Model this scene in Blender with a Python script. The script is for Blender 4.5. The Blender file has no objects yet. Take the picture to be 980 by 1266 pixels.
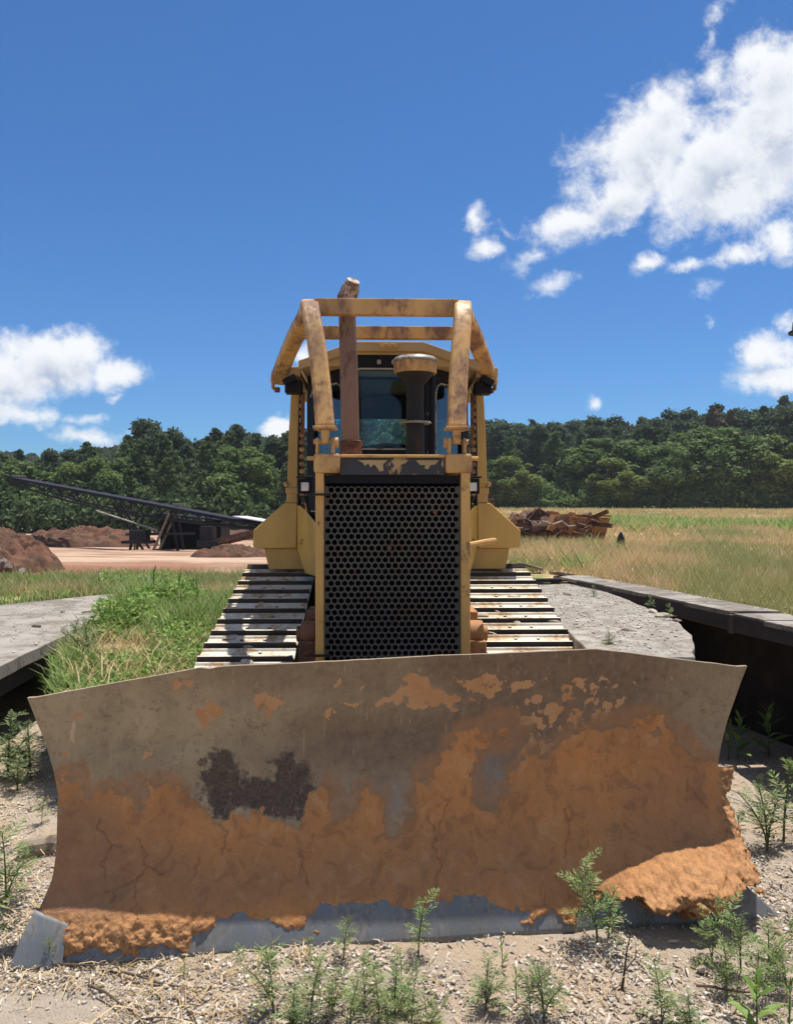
import bpy, math, random
import numpy as np
from mathutils import Vector, Matrix
random.seed(7); RNG = np.random.default_rng(11)
SC = bpy.context.scene
COL = SC.collection
R = math.radians

# ------------------------------------------------------------------ camera
CAMZ = 1.7
cam = bpy.data.cameras.new("camera"); co = bpy.data.objects.new("camera", cam); COL.objects.link(co)
co.location = (0, 0, CAMZ); co.rotation_euler = (R(90), 0, 0)
cam.sensor_fit = 'VERTICAL'; cam.sensor_height = 24; cam.sensor_width = 24
cam.lens = 24 * 1000 / 1266
cam.clip_start = 0.05; cam.clip_end = 3000
SC.camera = co

# ------------------------------------------------------------------ sun direction (towards the sun)
SX, SY = 0.16, 0.207
sunv = Vector((SX, SY, 1)).normalized()
ELEV = math.asin(sunv.z); AZ = math.atan2(SX, SY)      # azimuth from +Y towards +X
sl = bpy.data.lights.new("sun", 'SUN'); sl.energy = 4.2; sl.angle = R(0.5); sl.color = (1, 0.95, 0.87)
so = bpy.data.objects.new("sun", sl); COL.objects.link(so)
so.rotation_euler = sunv.to_track_quat('Z', 'Y').to_euler(); so.location = (5, 5, 30)
SC.view_settings.view_transform = 'Standard'; SC.view_settings.look = 'None'
SC.view_settings.exposure = 0.68; SC.view_settings.gamma = 1.0
SC.cycles.use_denoising = True
SC.cycles.max_bounces = 8; SC.cycles.transparent_max_bounces = 8

# ------------------------------------------------------------------ node helpers
class NT:
    def __init__(s, tree): s.t = tree; s.t.nodes.clear()
    def n(s, typ, **kw):
        nd = s.t.nodes.new(typ)
        for k, v in kw.items():
            if k.startswith('i_'):
                key = k[2:]; key = int(key) if key.isdigit() else key.replace('_', ' ')
                s.set(nd, key, v)
            else: setattr(nd, k, v)
        return nd
    def set(s, nd, key, v):
        if isinstance(v, bpy.types.NodeSocket): s.t.links.new(v, nd.inputs[key])
        elif isinstance(v, bpy.types.Node): s.t.links.new(v.outputs[0], nd.inputs[key])
        else:
            if isinstance(v, (tuple, list)) and len(v) == 3 and nd.inputs[key].type == 'RGBA': v = (*v, 1)
            nd.inputs[key].default_value = v
    def m(s, op, a, b=0.0, c=0.0):
        nd = s.t.nodes.new('ShaderNodeMath'); nd.operation = op
        s.set(nd, 0, a); s.set(nd, 1, b); s.set(nd, 2, c); return nd.outputs[0]
    def mix(s, f, a, b, blend='MIX'):
        nd = s.t.nodes.new('ShaderNodeMix'); nd.data_type = 'RGBA'; nd.blend_type = blend
        s.set(nd, 0, f); s.set(nd, 6, a); s.set(nd, 7, b); return nd.outputs[2]
    def noise(s, vec, scale, detail=4, rough=0.55, dist=0.0):
        nd = s.n('ShaderNodeTexNoise'); s.set(nd, 'Vector', vec)
        nd.inputs['Scale'].default_value = scale; nd.inputs['Detail'].default_value = detail
        nd.inputs['Roughness'].default_value = rough; nd.inputs['Distortion'].default_value = dist
        return nd.outputs[0]
    def ramp(s, f, lo, hi):
        nd = s.n('ShaderNodeMapRange'); nd.interpolation_type = 'SMOOTHSTEP'
        s.set(nd, 0, f); nd.inputs[1].default_value = lo; nd.inputs[2].default_value = hi
        return nd.outputs[0]
    def attr(s, name, out='Fac'):
        nd = s.n('ShaderNodeAttribute'); nd.attribute_name = name; return nd.outputs[out]
    def vec(s, op, a, b=(0, 0, 0)):
        nd = s.t.nodes.new('ShaderNodeVectorMath'); nd.operation = op
        s.set(nd, 0, a); s.set(nd, 1, b); return nd

def bsdf(nt, color, rough=0.6, metal=0.0, bump=None, bstr=0.3, bdist=0.01, spec=0.4, subs=None, trans=None):
    p = nt.n('ShaderNodeBsdfPrincipled')
    nt.set(p, 'Base Color', color); nt.set(p, 'Roughness', rough); nt.set(p, 'Metallic', metal)
    p.inputs['Specular IOR Level'].default_value = spec
    if bump is not None:
        b = nt.n('ShaderNodeBump'); b.inputs['Strength'].default_value = bstr; b.inputs['Distance'].default_value = bdist
        nt.set(b, 'Height', bump); nt.set(p, 'Normal', b)
    out = nt.n('ShaderNodeOutputMaterial'); sh = p.outputs[0]
    if subs:   # thin leaf: some light passes through
        tr = nt.n('ShaderNodeBsdfTranslucent'); nt.set(tr, 'Color', color)
        mx = nt.n('ShaderNodeMixShader'); mx.inputs[0].default_value = subs
        nt.t.links.new(sh, mx.inputs[1]); nt.t.links.new(tr.outputs[0], mx.inputs[2]); sh = mx.outputs[0]
    nt.t.links.new(sh, out.inputs[0]); return p

def newmat(name):
    m = bpy.data.materials.new(name); m.use_nodes = True; return m, NT(m.node_tree)

def weathered(name, base, worn, cover=0.45, scale=6, rough=0.55, metal=0.0, dirt=(0.16, 0.11, 0.07), dirtamt=0.35,
              bstr=0.25, stretch=(1, 1, 1), sharp=0.06, spec=0.35):
    m, nt = newmat(name)
    tc = nt.n('ShaderNodeTexCoord').outputs['Object']
    oi = nt.n('ShaderNodeObjectInfo'); rv = nt.n('ShaderNodeCombineXYZ', i_0=nt.m('MULTIPLY', oi.outputs['Random'], 37.0), i_1=nt.m('MULTIPLY', oi.outputs['Random'], 11.0)).outputs[0]
    tc = nt.vec('ADD', tc, rv).outputs[0]
    mp = nt.n('ShaderNodeMapping'); nt.set(mp, 0, tc); mp.inputs['Scale'].default_value = stretch
    v = mp.outputs[0]
    a = nt.noise(v, scale, 8, 0.65, 0.6); b = nt.noise(v, scale * 7, 5, 0.6)
    f = nt.m('ADD', a, nt.m('MULTIPLY', nt.m('SUBTRACT', b, 0.5), 0.25))
    w = nt.ramp(f, 1 - cover - sharp, 1 - cover + sharp)
    c1 = nt.mix(nt.ramp(nt.noise(v, 3, 3), 0.3, 0.7), base, tuple(x * 0.78 for x in base))
    c2 = nt.mix(nt.ramp(b, 0.3, 0.7), worn, tuple(x * 0.6 for x in worn))
    c = nt.mix(w, c1, c2)
    d = nt.m('MULTIPLY', nt.ramp(nt.noise(v, scale * .5, 6, 0.7), 0.4, 0.75), dirtamt)
    c = nt.mix(d, c, dirt)
    hh = nt.m('ADD', nt.m('MULTIPLY', w, -0.5), b)
    rr = nt.m('ADD', nt.m('MULTIPLY', w, 0.25), rough)
    bsdf(nt, c, rr, metal, hh, bstr, 0.004, spec=spec)
    return m

def rnd_mat(name, cols, rough=0.7, subs=None, spec=0.2, posvar=None):
    """colour picked per loose piece (blade, leaf, chip)"""
    m, nt = newmat(name)
    g = nt.n('ShaderNodeNewGeometry')
    r = nt.n('ShaderNodeValToRGB'); nt.set(r, 0, g.outputs['Random Per Island'])
    cr = r.color_ramp
    while len(cr.elements) < len(cols): cr.elements.new(0.5)
    for i, c in enumerate(cols):
        cr.elements[i].position = i / (len(cols) - 1); cr.elements[i].color = (*c, 1)
    c = r.outputs[0]
    if posvar:
        tc = nt.n('ShaderNodeTexCoord').outputs['Object']
        f = nt.ramp(nt.noise(tc, posvar[0], 4), 0.42, 0.6)
        c = nt.mix(nt.m('MULTIPLY', f, posvar[2]), c, posvar[1])
    bsdf(nt, c, rough, 0, subs=subs, spec=spec)
    return m

M = {}
def setup_mats():
    M['yellow'] = weathered('yellow_paint', (0.64, 0.36, 0.11), (0.24, 0.12, 0.06), 0.38, 5, 0.42, dirtamt=0.25)
    M['sweepm'] = weathered('worn_yellow_paint', (0.60, 0.345, 0.12), (0.28, 0.14, 0.085), 0.475, 5, 0.5, dirtamt=0.35, sharp=0.11, stretch=(1, 1, .6))
    M['tank'] = weathered('tank_yellow_paint', (0.62, 0.37, 0.095), (0.42, 0.25, 0.10), 0.30, 3, 0.38, dirtamt=0.2, stretch=(1, 1, .5))
    M['roofm'] = weathered('faded_roof_yellow', (0.46, 0.31, 0.14), (0.3, 0.17, 0.07), 0.33, 4, 0.5)
    M['rust'] = weathered('rusty_steel', (0.20, 0.085, 0.045), (0.10, 0.05, 0.035), 0.5, 9, 0.75)
    M['stack'] = weathered('rusted_exhaust_steel', (0.21, 0.125, 0.09), (0.13, 0.07, 0.05), 0.45, 8, 0.65, stretch=(1, 1, .4))
    M['stacktop'] = weathered('bleached_exhaust_tip', (0.42, 0.31, 0.25), (0.17, 0.10, 0.08), 0.5, 14, 0.55)
    M['black'] = weathered('black_cab_paint', (0.012, 0.012, 0.016), (0.02, 0.02, 0.02), 0.35, 6, 0.55, dirtamt=0.02, spec=0.12)
    M['blackd'] = weathered('dusty_black_steel', (0.022, 0.022, 0.026), (0.06, 0.042, 0.032), 0.36, 9, 0.6, dirtamt=0.10, spec=0.15)
    M['peel'] = weathered('hood_paint_peeled_to_black', (0.035, 0.035, 0.04), (0.45, 0.27, 0.085), 0.42, 7, 0.5, sharp=0.01, dirtamt=0.1, stretch=(1, 1, .8))
    M['grille'] = weathered('grille_steel', (0.082, 0.077, 0.068), (0.12, 0.075, 0.05), 0.42, 4, 0.6, dirtamt=0.45)
    M['steel'] = weathered('worn_cutting_steel', (0.185, 0.20, 0.21), (0.24, 0.235, 0.225), 0.5, 8, 0.5, metal=0.12, stretch=(1, 1, .3), dirtamt=0.15)
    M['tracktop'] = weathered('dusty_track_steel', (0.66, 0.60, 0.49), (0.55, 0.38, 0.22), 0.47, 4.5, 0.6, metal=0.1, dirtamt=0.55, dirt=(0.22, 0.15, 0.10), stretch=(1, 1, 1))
    M['grouser'] = weathered('shaded_track_steel', (0.045, 0.038, 0.033), (0.10, 0.06, 0.04), 0.4, 7, 0.55, metal=0.2)
    M['pit'] = weathered('black_radiator_core', (0.004, 0.004, 0.004), (0.006, 0.005, 0.005), 0.4, 8, 0.9, dirtamt=0, spec=0.02)
    M['gray'] = weathered('grey_metal_lid', (0.34, 0.33, 0.31), (0.17, 0.13, 0.10), 0.45, 10, 0.45)
    M['white'] = weathered('white_lens', (0.75, 0.73, 0.68), (0.4, 0.35, 0.3), 0.3, 30, 0.3)
    M['conc'] = weathered('grey_concrete', (0.31, 0.28, 0.24), (0.21, 0.185, 0.155), 0.48, 2.2, 0.9, dirtamt=0.3, dirt=(0.22, 0.16, 0.11), bstr=0.7)
    M['gravelc'] = weathered('gravelly_grey_concrete', (0.34, 0.31, 0.265), (0.26, 0.23, 0.195), 0.5, 9, 0.9, dirtamt=0.3, dirt=(0.26, 0.19, 0.13), bstr=0.5)
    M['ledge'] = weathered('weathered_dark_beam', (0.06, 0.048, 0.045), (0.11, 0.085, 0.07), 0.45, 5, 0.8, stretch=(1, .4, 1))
    M['wall'] = weathered('void_shade_wall', (0.03, 0.025, 0.022), (0.045, 0.035, 0.03), 0.5, 3, 0.95)  # near-black colour holds the shade of the void under the decks
    M['wood'] = weathered('grey_wood', (0.3, 0.24, 0.17), (0.16, 0.12, 0.09), 0.45, 9, 0.85, stretch=(1, .2, 1))
    M['redirt'] = weathered('red_brown_dirt', (0.15, 0.066, 0.038), (0.085, 0.042, 0.028), 0.5, 2.5, 0.95, bstr=1.0)
    M['rock'] = weathered('grey_brown_rock', (0.27, 0.23, 0.2), (0.17, 0.13, 0.11), 0.5, 4, 0.9, bstr=0.8)
    M['stone'] = weathered('pale_stone', (0.5, 0.43, 0.33), (0.38, 0.3, 0.22), 0.5, 15, 0.85, bstr=0.5)
    M['orange'] = weathered('rusty_orange_paint', (0.36, 0.17, 0.06), (0.2, 0.08, 0.045), 0.45, 3, 0.7)
    M['scrap'] = weathered('rust_brown_scrap', (0.17, 0.085, 0.06), (0.09, 0.05, 0.04), 0.5, 4, 0.8)
    M['bark'] = weathered('bark', (0.10, 0.075, 0.055), (0.05, 0.04, 0.03), 0.5, 6, 0.9, stretch=(1, 1, .3))
    M['stem'] = weathered('green_stem', (0.10, 0.13, 0.04), (0.12, 0.08, 0.04), 0.4, 20, 0.7)
    M['twig'] = weathered('dry_twig', (0.13, 0.09, 0.065), (0.07, 0.05, 0.04), 0.5, 30, 0.85)
    M['frond'] = rnd_mat('weed_leaf', [(0.10, 0.17, 0.05), (0.17, 0.26, 0.08), (0.27, 0.33, 0.13), (0.36, 0.34, 0.17)], 0.6, 0.35)
    M['leafy'] = rnd_mat('bank_weed_leaf', [(0.12, 0.22, 0.05), (0.22, 0.36, 0.08), (0.36, 0.48, 0.14), (0.40, 0.42, 0.18)], 0.6, 0.4)
    M['broad'] = rnd_mat('broad_leaf', [(0.10, 0.18, 0.04), (0.17, 0.27, 0.06), (0.27, 0.34, 0.11)], 0.5, 0.35)
    M['grey_frond'] = rnd_mat('grey_green_leaf', [(0.13, 0.19, 0.08), (0.21, 0.27, 0.12), (0.30, 0.34, 0.17)], 0.7, 0.3)
    M['chips'] = rnd_mat('dry_litter', [(0.12, 0.085, 0.06), (0.36, 0.28, 0.20), (0.54, 0.45, 0.35), (0.50, 0.44, 0.38), (0.60, 0.53, 0.44), (0.22, 0.17, 0.13), (0.46, 0.36, 0.26)], 0.85, 0.1)
    M['straw'] = rnd_mat('dry_straw', [(0.32, 0.22, 0.10), (0.55, 0.42, 0.22), (0.62, 0.50, 0.30)], 0.8, 0.2)
    M['gravel'] = rnd_mat('gravel', [(0.24, 0.2, 0.17), (0.46, 0.41, 0.36), (0.66, 0.62, 0.55)], 0.85)
    M['green_grass'] = rnd_mat('green_grass_blades', [(0.12, 0.20, 0.05), (0.22, 0.34, 0.08), (0.32, 0.42, 0.13), (0.50, 0.44, 0.24)], 0.6, 0.4)
    M['field_grass'] = rnd_mat('dry_field_grass_blades', [(0.22, 0.27, 0.09), (0.52, 0.37, 0.19), (0.64, 0.45, 0.27), (0.40, 0.31, 0.15), (0.66, 0.49, 0.31)], 0.75, 0.3,
                               posvar=(0.5, (0.20, 0.25, 0.09), 0.75))
    M['leafA'] = rnd_mat('pine_foliage', [(0.055, 0.09, 0.036), (0.09, 0.135, 0.05), (0.15, 0.20, 0.075)], 0.75, 0.4, spec=0.15)
    M['leafB'] = rnd_mat('broadleaf_foliage', [(0.07, 0.12, 0.035), (0.12, 0.18, 0.055), (0.19, 0.255, 0.085)], 0.7, 0.45, spec=0.15)
    M['leafC'] = rnd_mat('dark_pine_foliage', [(0.04, 0.068, 0.042), (0.068, 0.10, 0.055), (0.11, 0.14, 0.07)], 0.8, 0.4, spec=0.1)
    M['leafD'] = rnd_mat('reddish_dying_foliage', [(0.09, 0.08, 0.045), (0.14, 0.11, 0.065), (0.17, 0.13, 0.08)], 0.8, 0.15, spec=0.1)
    M['leafE'] = rnd_mat('yellow_green_foliage', [(0.10, 0.15, 0.04), (0.17, 0.22, 0.06), (0.25, 0.30, 0.10)], 0.7, 0.45, spec=0.15)
    # glass
    for nm, c, a in (('glass', (0.85, 0.90, 0.92), 0.02), ('teal_glass', (0.55, 0.95, 0.93), 0.0), ('blue_glass', (0.22, 0.30, 0.40), 0.5)):
        m, nt = newmat(nm)
        tr = nt.n('ShaderNodeBsdfTransparent'); nt.set(tr, 0, c)
        gl = nt.n('ShaderNodeBsdfGlossy'); gl.inputs['Roughness'].default_value = 0.06; nt.set(gl, 0, (0.8, 0.85, 0.9))
        fr = nt.n('ShaderNodeFresnel'); fr.inputs[0].default_value = 1.5
        mx = nt.n('ShaderNodeMixShader'); nt.set(mx, 0, nt.m('ADD', fr.outputs[0], a * 0.15))
        nt.t.links.new(tr.outputs[0], mx.inputs[1]); nt.t.links.new(gl.outputs[0], mx.inputs[2])
        o = nt.n('ShaderNodeOutputMaterial'); nt.t.links.new(mx.outputs[0], o.inputs[0]); M[nm] = m
    # blade face: olive-brown steel with rust freckles, stains from vertex masks
    m, nt = newmat('blade_face'); tc = nt.n('ShaderNodeTexCoord').outputs['Object']
    n1 = nt.noise(tc, 4, 7, 0.65); n2 = nt.noise(tc, 26, 6, 0.7); n3 = nt.noise(tc, 90, 3)
    mp = nt.n('ShaderNodeMapping'); nt.set(mp, 0, tc); mp.inputs['Scale'].default_value = (9, 9, 1.2)
    n4 = nt.noise(mp.outputs[0], 3, 5)
    c = nt.mix(nt.ramp(n1, 0.35, 0.65), (0.37, 0.285, 0.17), (0.27, 0.20, 0.12))
    c = nt.mix(nt.m('MULTIPLY', nt.ramp(n2, 0.5, 0.72), 0.6), c, (0.16, 0.10, 0.065))
    c = nt.mix(nt.m('MULTIPLY', nt.ramp(nt.noise(tc, 60, 4, .7), 0.62, 0.7), 0.5), c, (0.40, 0.29, 0.18))
    c = nt.mix(nt.m('MULTIPLY', nt.ramp(nt.noise(tc, 9, 7, .7, .8), 0.56, 0.63), 0.4), c, (0.17, 0.12, 0.08))
    c = nt.mix(nt.m('MULTIPLY', nt.ramp(n4, 0.45, 0.75), 0.35), c, (0.38, 0.30, 0.19))
    c = nt.mix(nt.m('MULTIPLY', nt.attr('brown'), 0.8), c, nt.mix(nt.ramp(n2, 0.3, 0.7), (0.175, 0.10, 0.06), (0.105, 0.066, 0.045)))
    c = nt.mix(nt.m('MULTIPLY', nt.attr('bluish'), nt.ramp(n1, 0.3, 0.6)), c, (0.235, 0.215, 0.18))
    c = nt.mix(nt.ramp(nt.m('ADD', nt.attr('stain'), nt.m('MULTIPLY', nt.m('SUBTRACT', n2, 0.5), 2.4)), 0.35, 1.05), c, nt.mix(nt.ramp(n3, .4, .6), (0.095, 0.062, 0.042), (0.055, 0.038, 0.028)))
    c = nt.mix(nt.ramp(nt.m('ADD', nt.attr('pale'), nt.m('MULTIPLY', nt.m('SUBTRACT', n2, 0.5), 1.2)), 0.45, 0.6), c, (0.46, 0.33, 0.22))
    c = nt.mix(nt.ramp(nt.m('ADD', nt.attr('peel'), nt.m('MULTIPLY', nt.m('SUBTRACT', n2, 0.5), 1.7)), 0.5, 0.62), c, nt.mix(nt.ramp(n1, .4, .6), (0.42, 0.20, 0.08), (0.46, 0.25, 0.115)))
    mr = nt.n('ShaderNodeMapping'); nt.set(mr, 0, tc); mr.inputs['Scale'].default_value = (50, 50, 2.5); mr.inputs['Rotation'].default_value = (0, .12, 0)
    sc_ = nt.ramp(nt.noise(mr.outputs[0], 1.6, 4, .6), 0.60, 0.70)
    c = nt.mix(nt.m('MULTIPLY', sc_, 0.45), c, (0.42, 0.33, 0.22))
    c = nt.mix(nt.m('MULTIPLY', nt.ramp(nt.noise(tc, 17, 8, .75, 1.2), 0.57, 0.64), 0.5), c, (0.12, 0.08, 0.055))
    sm_ = nt.ramp(nt.m('ADD', nt.attr('smear'), nt.m('MULTIPLY', nt.m('SUBTRACT', nt.noise(tc, 13, 7, .7), 0.5), 1.6)), 0.5, 1.0)
    c = nt.mix(nt.m('MULTIPLY', sm_, 0.8), c, nt.mix(nt.ramp(n2, 0.35, 0.65), (0.34, 0.16, 0.065), (0.26, 0.14, 0.07)))
    bsdf(nt, c, nt.m('ADD', nt.m('MULTIPLY', n2, 0.3), 0.5), 0.0, nt.m('ADD', n2, n3), 0.35, 0.003)
    M['blade'] = m
    # mud
    m, nt = newmat('dried_orange_mud'); tc = nt.n('ShaderNodeTexCoord').outputs['Object']
    n1 = nt.noise(tc, 3.5, 6, 0.6); n2 = nt.noise(tc, 30, 6, 0.7); n3 = nt.noise(tc, 140, 3)
    c = nt.mix(nt.ramp(n1, 0.3, 0.7), (0.53, 0.235, 0.082), (0.41, 0.19, 0.076))
    c = nt.mix(nt.m('MULTIPLY', nt.ramp(n2, 0.45, 0.8), 0.4), c, (0.46, 0.26, 0.13))
    mq = nt.n('ShaderNodeMapping'); nt.set(mq, 0, tc); mq.inputs['Scale'].default_value = (14, 14, 1.6)
    n6 = nt.noise(mq.outputs[0], 2.2, 6, 0.65); n7 = nt.noise(tc, 11, 7, 0.72, 0.8)
    c = nt.mix(nt.m('MULTIPLY', nt.ramp(n6, 0.5, 0.72), 0.35), c, (0.24, 0.115, 0.06))
    c = nt.mix(nt.m('MULTIPLY', nt.ramp(n7, 0.53, 0.60), 0.55), c, (0.25, 0.12, 0.06))
    c = nt.mix(nt.m('MULTIPLY', nt.ramp(n7, 0.46, 0.38), 0.6), c, (0.54, 0.29, 0.13))
    c = nt.mix(nt.m('MULTIPLY', nt.ramp(nt.noise(tc, 55, 4, 0.7), 0.60, 0.70), 0.5), c, (0.19, 0.10, 0.06))
    c = nt.mix(nt.m('MULTIPLY', nt.attr('worn'), 0.6), c, nt.mix(nt.ramp(n2, 0.3, 0.7), (0.29, 0.165, 0.09), (0.22, 0.125, 0.08)))
    c = nt.mix(nt.m('MULTIPLY', nt.ramp(nt.m('ADD', nt.attr('edge'), nt.m('MULTIPLY', nt.m('SUBTRACT', n7, 0.5), 1.4)), 0.45, 0.9), 0.75), c, nt.mix(nt.ramp(n2, 0.4, 0.6), (0.24, 0.15, 0.085), (0.33, 0.19, 0.10)))
    c = nt.mix(nt.attr('clod'), c, nt.mix(nt.ramp(n2, 0.4, 0.6), (0.44, 0.23, 0.10), (0.31, 0.155, 0.07)))
    vo = nt.n('ShaderNodeTexVoronoi'); vo.feature = 'DISTANCE_TO_EDGE'; vo.inputs['Scale'].default_value = 4.5
    wp = nt.vec('ADD', tc, nt.vec('SCALE', nt.n('ShaderNodeTexNoise', i_Vector=tc, i_Scale=6.0).outputs[1]).outputs[0])
    wp.inputs[1].default_value = (0, 0, 0)
    s = nt.t.nodes.new('ShaderNodeVectorMath'); s.operation = 'SCALE'; s.inputs['Scale'].default_value = 0.22
    nt.set(s, 0, nt.n('ShaderNodeTexNoise', i_Vector=tc, i_Scale=6.0).outputs[1])
    w2 = nt.vec('ADD', tc, s.outputs[0]); nt.set(vo, 'Vector', w2.outputs[0])
    crk = nt.m('MULTIPLY', nt.m('SUBTRACT', 1.0, nt.ramp(vo.outputs[0], 0.0, 0.007)), nt.ramp(nt.noise(tc, 2.2, 3), 0.60, 0.68))
    crk = nt.m('MAXIMUM', crk, nt.attr('crack'))
    c = nt.mix(nt.m('MULTIPLY', crk, 0.36), c, (0.14, 0.065, 0.035))
    hh = nt.m('SUBTRACT', nt.m('ADD', n2, nt.m('MULTIPLY', n3, 0.4)), nt.m('MULTIPLY', crk, 1.2))
    bsdf(nt, c, 0.9, 0, nt.m('ADD', hh, nt.m('MULTIPLY', n7, 1.5)), 0.7, 0.008, spec=0.2)
    M['mud'] = m
    # ground sheets
    m, nt = newmat('dry_ground'); tc = nt.n('ShaderNodeTexCoord').outputs['Object']
    n1 = nt.noise(tc, 1.3, 6, 0.6); n2 = nt.noise(tc, 14, 7, 0.7); n3 = nt.noise(tc, 75, 5, 0.7)
    c = nt.mix(nt.ramp(n1, 0.35, 0.65), (0.61, 0.46, 0.31), (0.57, 0.48, 0.385))
    c = nt.mix(nt.m('MULTIPLY', nt.ramp(n2, 0.45, 0.7), 0.5), c, (0.38, 0.30, 0.22))
    c = nt.mix(nt.m('MULTIPLY', nt.ramp(n3, 0.5, 0.7), 0.5), c, (0.66, 0.59, 0.50))
    c = nt.mix(nt.m('MULTIPLY', nt.ramp(nt.noise(tc, 5, 7, .7), .52, .66), .32), c, (0.36, 0.29, 0.22))
    bsdf(nt, c, 0.95, 0, nt.m('ADD', nt.m('MULTIPLY', n2, 3), n3), 1.0, 0.02, spec=0.1)
    M['ground'] = m
    m, nt = newmat('yard_and_field'); tc = nt.n('ShaderNodeTexCoord').outputs['Object']
    n1 = nt.noise(tc, 0.28, 6, 0.6); n2 = nt.noise(tc, 4, 6, 0.7); n3 = nt.noise(tc, 25, 4, 0.7)
    fld = nt.mix(nt.ramp(nt.m('ADD', n1, nt.m('MULTIPLY', nt.m('SUBTRACT', nt.noise(tc, 1.1, 5, .65), .5), .7)), 0.50, 0.64), (0.56, 0.38, 0.22), (0.20, 0.22, 0.08))
    fld = nt.mix(nt.m('MULTIPLY', nt.ramp(n2, 0.45, 0.7), 0.6), fld, (0.42, 0.31, 0.17))
    mp = nt.n('ShaderNodeMapping'); nt.set(mp, 0, tc); mp.inputs['Scale'].default_value = (0.05, 0.35, 1)
    n5 = nt.noise(mp.outputs[0], 2.0, 5, 0.6)
    yd = nt.mix(nt.ramp(n5, 0.42, 0.58), (0.45, 0.32, 0.225), (0.28, 0.165, 0.11))
    yd = nt.mix(nt.m('MULTIPLY', nt.ramp(n2, 0.5, 0.75), 0.4), yd, (0.54, 0.40, 0.29))
    c = nt.mix(nt.attr('yard'), fld, yd)
    c = nt.mix(nt.attr('redsoil'), c, (0.28, 0.13, 0.085))
    lush = nt.mix(nt.ramp(n2, 0.35, 0.65), (0.18, 0.19, 0.07), (0.42, 0.32, 0.18))
    c = nt.mix(nt.attr('lush'), c, lush)
    bsdf(nt, c, 0.95, 0, nt.m('ADD', n2, n3), 0.8, 0.03, spec=0.1)
    M['terrain'] = m
setup_mats()

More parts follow.
